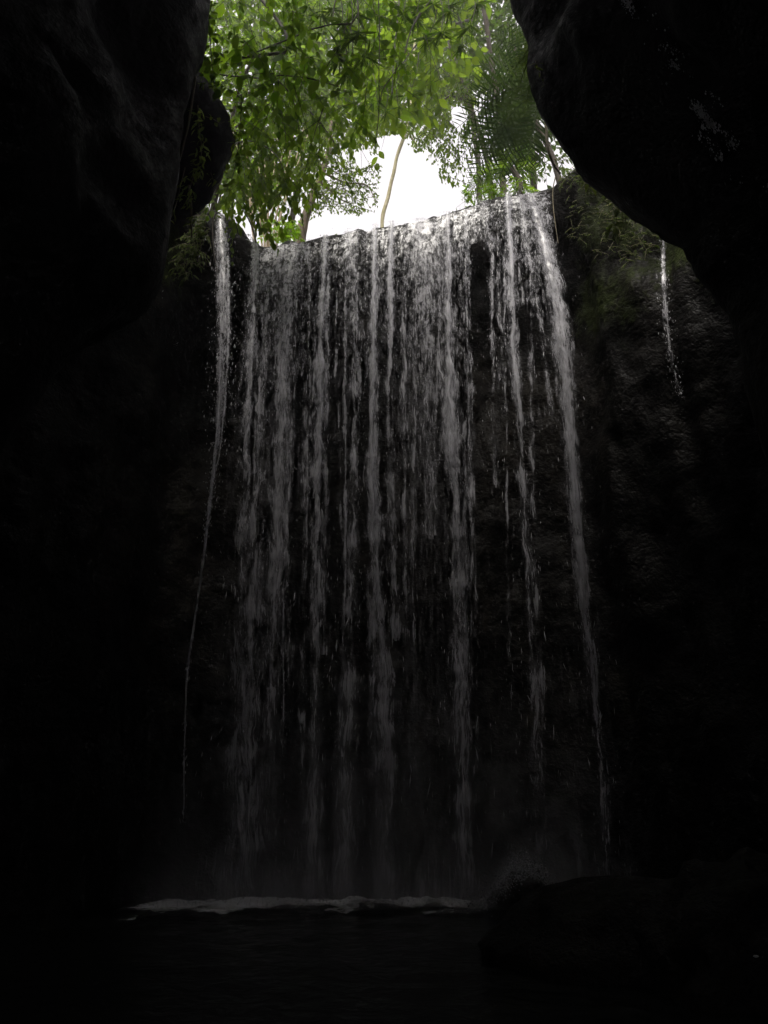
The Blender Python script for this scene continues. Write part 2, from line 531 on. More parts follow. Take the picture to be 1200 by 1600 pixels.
apx = spline(ARCH_PX, NA)
aw = np.array([at(x, y, arch_Y(y, x < 560)) for x, y in apx])
cen = np.array([0.25, 0, 7.0])
od = np.stack([aw[:, 0] - cen[0], 0 * aw[:, 0], np.maximum(aw[:, 2] - cen[2], -2.0)], 1)
od[:, 2] *= 0.8
od /= np.linalg.norm(od, axis=1)[:, None]
ct = np.gradient(aw[:, [0, 2]], axis=0)
cn = np.stack([-ct[:, 1], ct[:, 0]], 1)
cn /= np.linalg.norm(cn, axis=1)[:, None]
ker = np.hanning(71)
ker /= ker.sum()
cn = np.stack([np.convolve(np.pad(cn[:, j], 35, mode='edge'), ker, 'valid') for j in (0, 1)], 1)
cn /= np.linalg.norm(cn, axis=1)[:, None]
od_near = np.stack([cn[:, 0], 0 * cn[:, 0], cn[:, 1]], 1)
prof = [(9.0, 3.2), (6.0, 3.0), (4.0, 2.6), (2.6, 2.1), (1.6, 1.6), (0.9, 1.1), (0.45, 0.7), (0.18, 0.36), (0.05, 0.15), (0, 0), (0.04, -0.16), (0.14, -0.38), (0.32, -0.7),
        (0.6, -1.1), (0.95, -1.6), (1.3, -2.2), (1.6, -2.9), (1.8, -3.7), (1.95, -4.6), (2.05, -5.6), (2.1, -6.8), (2.1, -8.0), (2.0, -9.4), (1.6, -11.0), (0.2, -12.4), (-2.2, -13.4)]
prof = spline(prof, 150)
ar = []
for a, b in prof:
    if b > 0:
        up = 1 - sstep(200, 450, apx[:, 1])
        top_ = 1 - sstep(-260, -40, apx[:, 1])
        cap = 9.0 * (1 - up) + (np.where(apx[:, 0] < 560, 6.0, 3.2) * (1 - top_) + 0.8 * top_) * up  # unseen rock, raised higher on the left to keep sun off the wall
        a2 = np.minimum(a, cap)
        b2 = np.minimum(b, np.interp(a2, [0, 0.05, 0.18, 0.45, 0.9, 1.6, 2.6, 4.0, 9.0], [0, 0.15, 0.36, 0.7, 1.1, 1.6, 2.1, 2.6, 3.2]))
    else:
        a2, b2 = a + 0 * aw[:, 0], b
    p = aw + od_near * np.minimum(a2, 1.3)[:, None] + od * np.maximum(a2 - 1.3, 0)[:, None]
    p[:, 1] += b2
    edge = min(1.0, (abs(a) + abs(b)) / 1.6)
    low = fbm(p * 0.45 + 5, 3) * 0.55 * edge
    ridge = (1 - np.abs(fbm(p * [0.7, 0.5, 0.7] + 31, 2))) * 0.35 * edge
    mid = fbm(p * 1.7 + 3, 3) * 0.10 * (0.25 + 0.75 * edge)
    fine = fbm(p * 6.0 + 9, 2) * 0.022
    p = p + (od_near if b > -3 else od) * np.maximum(low + ridge - 0.2 * edge + mid + fine, -0.45 * a2 - 0.012)[:, None]
    ar.append(p)
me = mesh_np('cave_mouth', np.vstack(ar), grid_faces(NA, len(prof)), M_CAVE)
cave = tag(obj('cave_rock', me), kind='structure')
# back of the cave, behind the camera
last = ar[-1]
bk = [last]
for q in (0.75, 0.5, 0.25, 0.02):
    p = last * q + np.array([0, -7.5, 5.0]) * (1 - q)
    p[:, 1] += 0.4 * fbm(p * 0.6, 2)
    bk.append(p)
tag(obj('cave_back', mesh_np('cave_back', np.vstack(bk), grid_faces(NA, len(bk)), M_CAVE)), kind='structure')


# ------------------------------------------------------------------ stream bed and pool
n = 90
X, Yg = np.meshgrid(np.linspace(-14, 14, n), np.linspace(-10, 18, n))
P = np.stack([X, Yg, 0 * X], -1).reshape(-1, 3)
P[:, 2] = -0.55 + 0.15 * fbm(P * 0.8, 3)
tag(obj('stream_bed', mesh_np('stream_bed', P, grid_faces(n, n), M_BOULDER)), kind='structure')
n = 240
X, Yg = np.meshgrid(np.linspace(-11, 11, n), np.linspace(-8, 16.2, n))
P = np.stack([X, Yg, 0 * X], -1).reshape(-1, 3)
near = np.exp(-np.abs(P[:, 1] - 13.6) / 2.0)
P[:, 2] = (0.010 + 0.018 * near) * fbm(P * [2.2, 3.2, 1] + 3, 3)
tag(obj('pool', mesh_np('pool', P, grid_faces(n, n), M_POOL)), kind='structure')


# ------------------------------------------------------------------ falling water
def ribbon(name, path, parent, seed, nu=9, curl=0.10, shells=2, start_lip=True, back=0.0, hug=None, widen=1.0, wig=0.0, clump=0.0):
    """One stream: path = [(px, py, width px, how much water)], as one curved sheet in front and one behind."""
    P = np.asarray(path, float).copy()
    if start_lip:
        P[0, 1] += 9
    n = max(40, int((P[-1, 1] - P[0, 1]) / 3.5))
    py = np.linspace(P[0, 1], P[-1, 1], n)
    C = spline(P, 400)
    px = np.interp(py, C[:, 1], C[:, 0])
    wd = np.interp(py, P[:, 1], P[:, 2]) * (1 + (widen - 1) * sstep(P[0, 1], P[0, 1] + 120, py)) * (1 + (widen - 1) * 0.5 * sstep(600, 1100, py))
    dn = np.interp(py, P[:, 1], P[:, 3])
    qn = np.stack([py / 34.0, np.full(n, seed * 1.7), np.zeros(n)], 1)
    ramp_ = sstep(P[0, 1], P[0, 1] + 150, py)
    px = px + wig * ramp_ * fbm(qn, 3)
    wd = wd * np.clip(1 + 0.6 * wig / 5 * ramp_ * fbm(qn * 1.6 + 40, 2), 0.35, 2)
    dn = dn + clump * ramp_ * fbm(qn * [0.9, 1, 1] + 80, 3)
    x0 = at(px[0], py[0], 14)[0]
    V, U, D, F, cnt = [], [], [], [], 0
    rs = np.random.default_rng(seed)
    for sh in range(shells):
        pts, h0 = [], None
        for k in range(n):
            Yb = (float(lip_y(at(px[k], py[k], 13.8)[0])) if hug is None else hug(py[k])) - 0.16 - 0.30 * (1 - math.exp(-max(0, py[k] - py[0]) / 120.0)) + back
            pts.append(at(px[k], py[k], Yb))
        pts = np.array(pts)
        h = pts[0, 2] - pts[:, 2]
        if start_lip:
            lead = np.array([pts[0] + [0, 0.9, -0.05], pts[0] + [0, 0.45, -0.02], pts[0] + [0, 0.15, 0.0]])
            pts = np.vstack([lead, pts])
            h = np.concatenate([[-0.5, -0.3, -0.1], h])
            wdl = np.concatenate([[wd[0]] * 3, wd])
            dnl = np.concatenate([[dn[0]] * 3, dn])
        else:
            wdl, dnl = wd, dn
        dep = (pts - CAM)[:, 1] * CP + (pts - CAM)[:, 2] * SP
        wm = wdl / FPX * dep
        u = np.linspace(-1, 1, nu)
        cx = (1 - u ** 2) * (1 if sh == 0 else -0.6)
        G = np.repeat(pts[:, None], nu, 1)
        wob = 0.10 * vnoise(np.stack([np.cumsum(np.ones(len(pts))) * 0.11, np.full(len(pts), seed * 3.7 + sh), np.zeros(len(pts))], 1))
        G[:, :, 0] += wm[:, None] * 0.5 * (u[None] + wob[:, None] * 0.5)
        G[:, :, 1] -= np.clip(wm, 0, 0.6)[:, None] * curl * 2.5 * cx[None]
        off = rs.uniform(0, 50, 2)
        uu = wm[:, None] * 0.5 * u[None] + off[0]
        vv = np.repeat((np.sign(h) * np.sqrt(np.abs(h) + 0.15) * 2.2)[:, None], nu, 1) + off[1]
        dd = dnl[:, None] - (1.15 if widen == 1 else 1.3) * np.abs(u[None]) ** (2.0 if widen == 1 else 1.35) - (0.15 if sh else 0)
        V.append(G.reshape(-1, 3))
        U.append(np.stack([uu, vv], -1).reshape(-1, 2))
        D.append(dd.reshape(-1))
        F.append(grid_faces(nu, len(pts)) + cnt)
        cnt += G.shape[0] * nu
    V, U, D, F = np.vstack(V), np.vstack(U), np.concatenate(D), np.vstack(F)
    me = mesh_np(name, V, F, M_SHEET)
    uvl = me.uv_layers.new(name='flow')
    li = np.empty(len(me.loops), np.int32)
    me.loops.foreach_get('vertex_index', li)
    uvl.data.foreach_set('uv', U[li].astype(np.float32).ravel())
    attr(me, 'dens', D + 0.06 + 0.40 * sstep(480, 1100, proj(V)[1]))
    attr(me, 'fade', 1 - 0.30 * sstep(520, 1000, proj(V)[1]))
    return obj(name, me, parent)


OCT_V = np.array([[0, 0, 0.62], [0.5, 0, 0], [0, 0.5, 0], [-0.5, 0, 0], [0, -0.5, 0], [0, 0, -0.38]])
OCT_F = np.array([[0, 1, 2], [0, 2, 3], [0, 3, 4], [0, 4, 1], [5, 2, 1], [5, 3, 2], [5, 4, 3], [5, 1, 4]])


def drops(name, pos, wid, length, parent, mat=None):
    n = len(pos)
    V = OCT_V[None] * np.stack([wid, wid, length], 1)[:, None] + pos[:, None]
    tilt = RNG.normal(0, 0.12, (n, 2))
    V[:, :, 0] += OCT_V[None, :, 2] * length[:, None] * tilt[:, :1]
    F = OCT_F[None] + (np.arange(n) * 6)[:, None, None]
    o = obj(name, mesh_np(name, V.reshape(-1, 3), F.reshape(-1, 3), mat or M_DROP), parent)
    o['kind'] = 'stuff'
    return o


def path_drops(path, n, spread, rs, bias=1.0, hug=None):
    """Droplet positions scattered round a stream."""
    P = np.asarray(path, float)
    C = spline(P, 300)
    tt = rs.uniform(0, 1, n) ** bias
    py = P[0, 1] + tt * (P[-1, 1] - P[0, 1])
    px = np.interp(py, C[:, 1], C[:, 0])
    wd = np.interp(py, P[:, 1], P[:, 2])
    g = rs.normal(0, 1, n)
    px = px + g * wd * 0.33 * spread * (0.7 + 0.8 * tt) + rs.normal(0, 1.5, n)
    Y = np.array([(float(lip_y(at(x, y, 13.8)[0])) if hug is None else hug(y)) for x, y in zip(px, py)]) - 0.22 - 0.28 * (1 - np.exp(-(py - P[0, 1]) / 120.0)) + rs.normal(0, 0.10, n)
    pos = np.array([at(x, y, yy) for x, y, yy in zip(px, py, Y)])
    return pos, tt


rs = np.random.default_rng(21)
fall = thing('waterfall', 'wide white waterfall dropping in many strands from the bright rock lip into the dark pool', 'waterfall', (0.1, 13.6, 0.0))
STREAMS = [
    [(386, 366, 10, .75), (398, 392, 17, .95), (394, 480, 17, .8), (388, 620, 20, .5), (380, 800, 30, .32), (376, 1000, 42, .22), (372, 1390, 55, .22)],
    [(428, 380, 12, .45), (420, 440, 14, .5), (410, 600, 17, .6), (403, 760, 26, .5), (396, 950, 40, .42), (392, 1150, 46, .36), (390, 1395, 50, .42)],
    [(462, 376, 36, .55), (452, 430, 36, .72), (444, 560, 34, .82), (438, 760, 34, .78), (432, 900, 30, .62), (425, 1030, 30, .34), (415, 1390, 44, .2)],
    [(447, 860, 5, .2), (443, 900, 4, .8), (443, 1050, 3, .7), (442, 1190, 3, .3)],
    [(508, 368, 24, .8), (506, 430, 17, .85), (501, 560, 20, .85), (497, 680, 24, .8), (497, 800, 26, .5), (495, 960, 24, .42), (492, 1180, 32, .32), (486, 1398, 40, .4)],
    [(482, 374, 16, .5), (484, 450, 18, .42), (480, 560, 22, .30), (474, 800, 26, .15)],
    [(545, 357, 30, .60), (552, 430, 26, .62), (556, 560, 22, .66), (556, 700, 20, .6), (552, 820, 20, .45), (546, 1000, 32, .30), (536, 1395, 48, .28)],
    [(584, 350, 16, .85), (584, 430, 13, .95), (582, 560, 16, .9), (583, 680, 18, .75), (586, 820, 30, .52), (594, 980, 34, .40), (602, 1100, 34, .45), (602, 1398, 44, .40)],
    [(612, 346, 22, .75), (611, 400, 14, .95), (610, 480, 13, 1.0), (608, 560, 11, .95), (606, 620, 13, .5), (612, 760, 26, .30), (618, 1000, 32, .2)],
    [(656, 338, 46, .62), (660, 400, 34, .45), (664, 480, 26, .40), (668, 640, 30, .34), (672, 840, 36, .22)],
    [(698, 331, 22, .72), (700, 420, 15, .72), (700, 500, 18, .85), (704, 580, 24, .85), (706, 680, 26, .7), (714, 800, 26, .55), (718, 920, 30, .42), (722, 1100, 32, .34), (727, 1395, 38, .40)],
    [(728, 322, 24, .62), (730, 400, 15, .62), (730, 470, 14, .5), (734, 620, 20, .34), (738, 800, 24, .2)],
    [(752, 311, 44, .42), (758, 350, 36, .38), (768, 400, 14, .70), (768, 500, 10, .78), (770, 600, 14, .4), (776, 760, 22, .22)],
    [(794, 302, 24, .8), (796, 370, 22, .8), (799, 460, 22, .85), (804, 560, 20, .85), (812, 680, 18, .7), (818, 780, 18, .55), (828, 920, 18, .36), (836, 1080, 22, .25), (842, 1340, 30, .22)],
    [(826, 297, 26, .85), (842, 350, 28, .9), (862, 430, 36, 1.0), (876, 510, 36, 1.05), (888, 640, 28, 1.05), (898, 780, 28, 1.0), (908, 900, 28, .8), (920, 1000, 26, .5), (932, 1120, 26, .38), (944, 1240, 28, .34), (950, 1372, 34, .34)],
    [(812, 298, 22, .62), (822, 380, 20, .5), (838, 470, 14, .36), (850, 560, 12, .40), (868, 660, 14, .30)],
]
for k, pth in enumerate(STREAMS):
    ribbon('stream', pth, fall, 100 + k, start_lip=pth[0][1] < 400, back=rs.uniform(-0.1, 0.1), widen=1.15 if k == 14 else 1.35, wig=1.0 if k in (2, 3, 14) else 2.2, clump=0.12 if k in (2, 14) else 0.36)
for k in range(46):                                  # finer strands between them
    x0 = rs.uniform(392, 856)
    if abs(x0 - 752) < 14 or abs(x0 - 566) < 6:
        continue
    y0 = float(np.interp(x0, [p[0] for p in LIP_PX], [p[1] for p in LIP_PX])) + 2
    sl = (x0 - 612) * 0.13
    y1 = rs.uniform(620, 1380)
    w0, d0 = rs.uniform(5, 14), rs.uniform(0.25, 0.75)
    ym = y0 + rs.uniform(120, 260)
    fx_ = lambda y_: x0 + sl * (y_ - y0) / 1040
    ribbon('stream', [(x0, y0, w0 * 1.3, d0 - 0.3), (fx_(ym) + rs.normal(0, 2), ym, w0, d0 + 0.1), (fx_((ym + y1) / 2) + rs.normal(0, 3), (ym + y1) / 2, w0 * 1.3, d0 - 0.05), (fx_(y1), y1, w0 * 2, -0.1)], fall, 500 + k, nu=5, shells=1, start_lip=False, back=rs.uniform(-0.15, 0.15), widen=1.2, wig=1.6, clump=0.4)
for k in (0, 4, 7, 8, 10, 13):                       # the dense cores of the strongest strands
    pth = [(p[0] + rs.normal(0, 2), p[1], max(6, p[2] * 0.5), p[3] + 0.30 - 0.30 * float(sstep(620, 960, p[1]))) for p in STREAMS[k] if p[1] < 1120]
    ribbon('stream', pth, fall, 700 + k, nu=5, shells=1, start_lip=False, back=-0.25, wig=3.2, clump=0.35)

# the thin veil between the strands: lace over the lip, loose drops below
nu, nv = 150, 190
for layer in range(2):
    uu = np.linspace(0, 1, nu)
    lipx = np.interp(uu, np.linspace(0, 1, 2), [388, 858])
    lipy_px = np.interp(lipx, [p[0] for p in LIP_PX], [p[1] for p in LIP_PX])
    hv = np.linspace(0, 1, nv) ** 1.3
    V, U, D = [], [], []
    top = np.array([at(x, y + 8, float(lip_y(at(x, y, 13.8)[0])) - 0.10 - 0.14 * layer) for x, y in zip(lipx, lipy_px)])
    for k in range(nv):
        p = top.copy()
        h = hv[k] * (top[:, 2] - 0.05)
        p[:, 2] = top[:, 2] - h
        p[:, 1] -= 0.30 * (1 - np.exp(-h / 1.4)) + 0.05 * vnoise(np.stack([p[:, 0] * 3, 0 * h, h * 0.7], 1))
        p[:, 0] += 0.05 * hv[k] * (uu - 0.5) * 8
        qx, qy, _ = proj(p)
        d = 0.22 * np.exp(-h / 0.9) * sstep(0, 0.25, h) + 0.30 * np.exp(-h / 3.2) - 0.10 * sstep(3, 9, h) + 0.30 * vnoise(np.stack([p[:, 0] * 2.6, np.full(nu, layer * 5.0), h * 0.12], 1))
        d = d - 1.3 * np.exp(-((qx - 750) / 17) ** 2) * sstep(372, 395, qy) - 1.0 * np.exp(-((qx - 832) / 19) ** 2) * sstep(470, 492, qy) * (1 - sstep(570, 640, qy))
        d = d - 0.7 * np.exp(-((qx - 566) / 9) ** 2) * sstep(560, 700, qy) - 0.35 * sstep(740, 790, qx) * sstep(600, 760, qy) * (1 - sstep(870, 900, qx))
        d = d + 0.16 * np.exp(-((qx - 670) / 45) ** 2) * (1 - sstep(600, 900, qy)) - 0.5 * (1 - sstep(0, 0.02, uu)) - 0.5 * sstep(0.98, 1, uu)
        V.append(p)
        U.append(np.stack([p[:, 0] + 31.7 * layer, np.sqrt(h + 0.15) * 2.2 + 7.3 * layer], 1))
        D.append(d)
    V, U, D = np.vstack(V), np.vstack(U), np.concatenate(D)
    me = mesh_np('veil', V, grid_faces(nu, nv), M_SHEET)
    uvl = me.uv_layers.new(name='flow')
    li = np.empty(len(me.loops), np.int32)
    me.loops.foreach_get('vertex_index', li)
    uvl.data.foreach_set('uv', U[li].astype(np.float32).ravel())
    vy_ = proj(V)[1]
    attr(me, 'dens', D + 0.02 + 0.20 * sstep(700, 1100, vy_) + 0.5 * sstep(1270, 1395, vy_))
    attr(me, 'fade', 0.95 - 0.6 * sstep(480, 900, vy_) + 0.2 * sstep(1300, 1400, vy_))
    obj('veil', me, fall)

dp, dt = [], []
for k, pth in enumerate(STREAMS):
    ln = pth[-1][1] - pth[0][1]
    a, b = path_drops(pth, int(ln * 0.5), 1.9, rs, 1.9)
    dp.append(a)
    dt.append((a[:, 2].max() - a[:, 2]) / 14)
# loose drops everywhere between lip and pool
nl = 1500
lx = rs.uniform(390, 880, nl)
ly = np.interp(lx, [p[0] for p in LIP_PX], [p[1] for p in LIP_PX]) + 8 + rs.uniform(0, 1, nl) ** 1.9 * 1040
a = np.array([at(x, y, 13.55 + e) for x, y, e in zip(lx + (lx - 620) * 0.14 * (ly - 350) / 1000, ly, rs.normal(0, 0.15, nl))])
keep = ~((np.abs(lx - 750) < 16) & (ly > 390) | (np.abs(lx - 830) < 14) & (ly > 480) & (ly < 620))
dp.append(a[keep])
dt.append(((14 - a[:, 2]) / 14)[keep])
dp, dt = np.vstack(dp), np.clip(np.concatenate(dt), 0, 1)
sz = rs.lognormal(0, 0.45, len(dp))
drops('droplets', dp, (0.011 - 0.003 * dt) * sz, (0.022 + 0.06 * dt) * sz * rs.uniform(0.6, 1.5, len(dp)), fall)

# thin fall beside the wide one
hugL = lambda py: float(np.interp(py, [330, 600, 1400], [13.35, 13.1, 12.6]))
side = thing('waterfall', 'narrow white waterfall beside the mossy spur, thinning into a single long thread', 'waterfall', at(287, 1390, 12.6))
LP = [(344, 328, 16, .8), (347, 380, 30, .85), (349, 440, 34, .80), (350, 520, 32, .72), (347, 600, 26, .62), (343, 670, 17, .55), (336, 730, 9, .5), (326, 800, 6, .45), (318, 850, 4, .3)]
ribbon('stream', LP, side, 301, hug=hugL)
LT = [(345, 420, 7, .8), (345, 520, 6, .85), (342, 640, 6, .9), (334, 730, 7, 1.0), (322, 840, 6, 1.05), (310, 930, 5, 1.0), (298, 1010, 5, 1.0), (292, 1060, 5, .8), (289, 1150, 4, .7), (287, 1290, 4, .45)]
ribbon('stream', LT, side, 302, hug=hugL, nu=5, start_lip=False, back=-0.1)
LT2 = [(356, 400, 8, .7), (357, 520, 7, .8), (352, 620, 7, .7), (345, 690, 6, .5), (338, 740, 5, .3)]
ribbon('stream', LT2, side, 303, hug=hugL, nu=5, start_lip=False, back=-0.12)
a, b = path_drops(LP, 1100, 1.5, rs, hug=hugL)
a2, b2 = path_drops(LT, 350, 1.0, rs, hug=hugL)
a = np.vstack([a, a2])
sz = rs.lognormal(0, 0.4, len(a))
drops('droplets', a, 0.012 * sz, 0.035 * sz + 0.01, side)

# trickle on the mossy wall to the right
_ry = [350, 400, 450, 500, 550, 600, 640]
_rY = [cliff_Y(np.interp(q, [360, 500, 622], [1037, 1040, 1064]), q) + 0.32 for q in _ry]
hugR = lambda py: float(np.interp(py, _ry, _rY))
RT = [(1037, 360, 5, .7), (1036, 400, 9, .75), (1037, 440, 12, .78), (1040, 500, 13, .6), (1046, 540, 11, .62), (1054, 585, 9, .5), (1064, 622, 7, .25)]
trick = thing('waterfall', 'thin broken trickle of water running down the dark mossy wall under the overhang', 'waterfall', at(1064, 625, 10.2))
ribbon('stream', RT, trick, 401, hug=hugR, start_lip=False)
a, b = path_drops(RT, 420, 1.5, rs, hug=hugR)
sz = rs.lognormal(0, 0.4, len(a))
drops('droplets', a, 0.011 * sz, 0.03 * sz, trick)

# ------------------------------------------------------------------ foam where the falls strike the pool
FN, FM = 260, 60
fx = np.linspace(-4.5, 2.6, FN)
fd = np.linspace(0, 1, FM)
yl = np.interp(fx, [-5.0, -3.6, -2.2, 0, 1.6, 2.6], [11.8, 11.0, 11.6, 12.0, 12.1, 12.2])
yr = np.interp(fx, [-5.0, -4.0, -2.2, 0, 2.6], [13.1, 13.7, 14.2, 14.4, 14.2])
V, D = [], []
for j in range(FM):
    y = yl + (yr - yl) * fd[j]
    p = np.stack([fx, y, 0 * fx], 1)
    ridge = np.exp(-((y - 13.45) / 0.45) ** 2)
    bump = np.clip(fbm(p * [2.6, 2.2, 1] + 7, 4) * 0.5 + 0.35, 0, None)
    p[:, 2] = 0.045 + 0.025 * fbm(p * [5, 5, 1], 3) + ridge * bump * 0.15 * sstep(-4.4, -2.8, fx)
    e = sstep(0, 1.0, fd[j] * 1.25) * np.minimum((1 - fd[j]) / 0.1, 1) * sstep(-4.5, -3.4, fx) * (1 - sstep(0.9, 2.6, fx))
    D.append(-0.55 + 1.2 * e + 0.6 * ridge * e + 0.45 * fbm(p * [1.6, 2.6, 1] + 21, 3) * (1 - 0.8 * ridge))
    V.append(p)
me = mesh_np('foam', np.vstack(V), grid_faces(FN, FM), M_FOAM)
attr(me, 'dens', np.concatenate(D))
foam = tag(obj('foam', me), 'band of white foam along the pool where the wide waterfall lands', kind='stuff')
ns = 5000
sx = rs.uniform(-3.9, 2.4, ns)
sp = np.stack([sx, 13.4 + rs.normal(0, 0.3, ns), 0.05 + rs.exponential(0.14, ns) * (0.6 + 0.8 * (np.sin(sx * 3.1) * np.sin(sx * 1.3 + 1)) ** 2)], 1)
sz = rs.lognormal(0, 0.4, ns)
drops('splash', sp, 0.009 * sz, 0.012 * sz, foam)


# ------------------------------------------------------------------ mist blown up from the foot of the fall
def mat_mist():
    m, nt, out = new_mat('spray_mist')
    co = nd(nt, 'ShaderNodeTexCoord').outputs['Object']
    sx_ = nd(nt, 'ShaderNodeSeparateXYZ', {0: co})
    g = nd(nt, 'ShaderNodeMapRange', {'Value': sx_.outputs['Z'], 'From Min': 0.0, 'From Max': 6.0, 'To Min': 1.0, 'To Max': 0.0})
    g2 = nd(nt, 'ShaderNodeMath', {0: g.outputs[0], 1: 3.0}, operation='POWER')
    mp = nd(nt, 'ShaderNodeMapping', {'Vector': co, 'Scale': (0.9, 0.9, 0.35)})
    n1 = nd(nt, 'ShaderNodeTexNoise', {'Vector': mp.outputs[0], 'Scale': 1.0, 'Detail': 2.0})
    nm = nd(nt, 'ShaderNodeMapRange', {'Value': n1.outputs['Fac'], 'From Min': 0.35, 'From Max': 0.7})
    e1 = nd(nt, 'ShaderNodeMath', {0: sx_.outputs['X'], 1: 0.0}, operation='ABSOLUTE')
    e2 = nd(nt, 'ShaderNodeMapRange', {'Value': e1.outputs[0], 'From Min': 2.6, 'From Max': 4.3, 'To Min': 1.0, 'To Max': 0.0}, interpolation_type='SMOOTHSTEP')
    lo = nd(nt, 'ShaderNodeMapRange', {'Value': sx_.outputs['Z'], 'From Min': 0.1, 'From Max': 0.9, 'To Min': 1.2, 'To Max': 0.0}, interpolation_type='SMOOTHSTEP')
    g3 = nd(nt, 'ShaderNodeMath', {0: g2.outputs[0], 1: lo.outputs[0]}, operation='ADD')
    d0 = nd(nt, 'ShaderNodeMath', {0: g3.outputs[0], 1: nm.outputs[0]}, operation='MULTIPLY')
    d1 = nd(nt, 'ShaderNodeMath', {0: d0.outputs[0], 1: e2.outputs[0]}, operation='MULTIPLY')
    d2 = nd(nt, 'ShaderNodeMath', {0: d1.outputs[0], 1: MIST}, operation='MULTIPLY')
    v = nd(nt, 'ShaderNodeVolumePrincipled', {'Color': (0.95, 0.95, 0.97, 1), 'Density': d2.outputs[0], 'Anisotropy': 0.2})
    nt.links.new(v.outputs[0], out.inputs['Volume'])
    return m


MIST = 0.5
bx = np.array([[x_, y_, z_] for z_ in (0.12, 6.0) for y_ in (12.2, 13.9) for x_ in (-4.4, 4.4)], float)
bf = np.array([[0, 2, 3, 1], [4, 5, 7, 6], [0, 1, 5, 4], [2, 6, 7, 3], [0, 4, 6, 2], [1, 3, 7, 5]])
tag(obj('mist', mesh_np('mist', bx, bf, mat_mist(), smooth=False)), 'thin grey spray mist hanging over the foot of the waterfall', kind='stuff')
SC.cycles.volume_step_rate = 2.0
SC.cycles.volume_max_steps = 64


# ------------------------------------------------------------------ boulders
def unit_(v):
    return v / np.linalg.norm(v)


def rock(name, c, size, seed, label, cat='boulder', rough=1.0, mat=None, nu=80, nv=44):
    th = np.linspace(0, 2 * math.pi, nu, endpoint=False)
    ph = np.linspace(-math.pi / 2, math.pi / 2, nv)
    TH, PH = np.meshgrid(th, ph)
    d = np.stack([np.cos(PH) * np.cos(TH), np.cos(PH) * np.sin(TH), np.sin(PH)], -1).reshape(-1, 3)
    r = 1 + rough * (0.30 * fbm(d * 1.3 + seed, 2) + 0.10 * fbm(d * 4 + seed, 3) + 0.03 * fbm(d * 13 + seed, 2))
    p = d * r[:, None] * np.array(size)
    o = obj(name, mesh_np(name, p, grid_faces(nu, nv, True), mat or M_BOULDER))
    o.location = Vector([float(v) for v in c])
    tag(o, label, cat)
    return o


rock('boulder', at(1010, 1452, 9.4) * [1, 1, 0] + [0, 0, -0.1], (1.8, 1.2, 0.98), 4.0, 'big dark boulder rising from the pool in front of the right end of the fall', rough=0.5)
rock('boulder', at(1180, 1452, 8.2) * [1, 1, 0] + [0, 0, -0.2], (1.3, 1.1, 1.05), 12.0, 'dark boulder at the picture edge leaning against the bigger boulder')
rock('boulder', at(818, 1400, 12.7) * [1, 1, 0] + [0, 0, 0.05], (0.55, 0.5, 0.50), 23.0, 'small wet rock splashed white by the waterfall, behind the big boulder')
rock('boulder', at(905, 1398, 12.3) * [1, 1, 0] + [0, 0, 0.0], (0.75, 0.5, 0.42), 31.0, 'low wet rock under the strongest right hand strand of the fall')
rock('rock_outcrop', at(262, 222, 9.7), (1.12, 1.0, 1.28), 57.0, 'smooth black knob of rock jutting out above the narrow waterfall, hung with creepers', 'rock', mat=M_CAVE, rough=0.38)
bpy.context.view_layer.update()
from mathutils.bvhtree import BVHTree
dgr = bpy.context.evaluated_depsgraph_get()
ray = Vector([float(v) for v in unit_(at(1181, 1497, 6.0) - CAM)])
best = None
for o_ in [q for q in bpy.data.objects if q.name.startswith('boulder')] + [bpy.data.objects['pool']]:
    hit = BVHTree.FromObject(o_, dgr).ray_cast(o_.matrix_world.inverted() @ Vector(CAM.tolist()), ray)
    if hit[0] is not None and (best is None or hit[3] < best[1]):
        best = (o_.matrix_world @ hit[0], hit[3])
if best:
    rock('pebble', np.array(best[0]) + [0, -0.01, 0.015], (0.020, 0.015, 0.013), 71.0, 'tiny wet pebble coloured pale as a glint low at the picture edge', 'pebble', mat=M_BEAD, nu=16, nv=10)  # added for a white glint, which its pale colour imitates
# water breaking over the small rocks
nb = 4500
ang = rs.uniform(0, 2 * math.pi, nb)
c = at(818, 1400, 12.7)
sp = np.stack([c[0] + rs.normal(0, 0.36, nb), c[1] - 0.1 + rs.normal(0, 0.3, nb), np.abs(rs.normal(0, 0.16, nb))], 1)
sp[:, 2] += 0.50 * np.exp(-((sp[:, 0] - c[0]) / 0.42) ** 2) + 0.05
sz = rs.lognormal(0, 0.4, nb)
drops('splash', sp, 0.014 * sz, 0.016 * sz, foam)


# ------------------------------------------------------------------ glints on the wet rock, imitated by pale beads
def glint_beads(label, verts, band, n, size, seed):
    rq = np.random.default_rng(seed)
    qx, qy, qd = proj(verts)
    C = spline(np.array(band, float), 60)
    ok = np.zeros(len(qx), bool)
    wgt = np.zeros(len(qx))
    for x_, y_, w_ in C:
        dd = np.hypot(qx - x_, (qy - y_)) / w_
        wgt = np.maximum(wgt, np.exp(-dd ** 2) * (np.abs(dd) < 2))
    wgt = wgt * np.clip(0.5 + 0.9 * fbm(verts * 2.3 + seed, 3), 0, None) ** 2 * (verts[:, 1] > 1.5)
    if wgt.sum() <= 0:
        return None
    ii = rq.choice(len(qx), n, p=wgt / wgt.sum())
    p = verts[ii] + rq.normal(0, 0.03, (n, 3))
    p = p + unit(CAM - p) * 0.07
    t = thing('wet_glint', label, 'water', verts[ii].mean(0) * [1, 1, 1])
    z = rq.lognormal(0, 0.5, n)
    drops('beads', p, size * z, size * 2.2 * z, t, M_BEAD)
    return t




arch_v = np.vstack(ar)
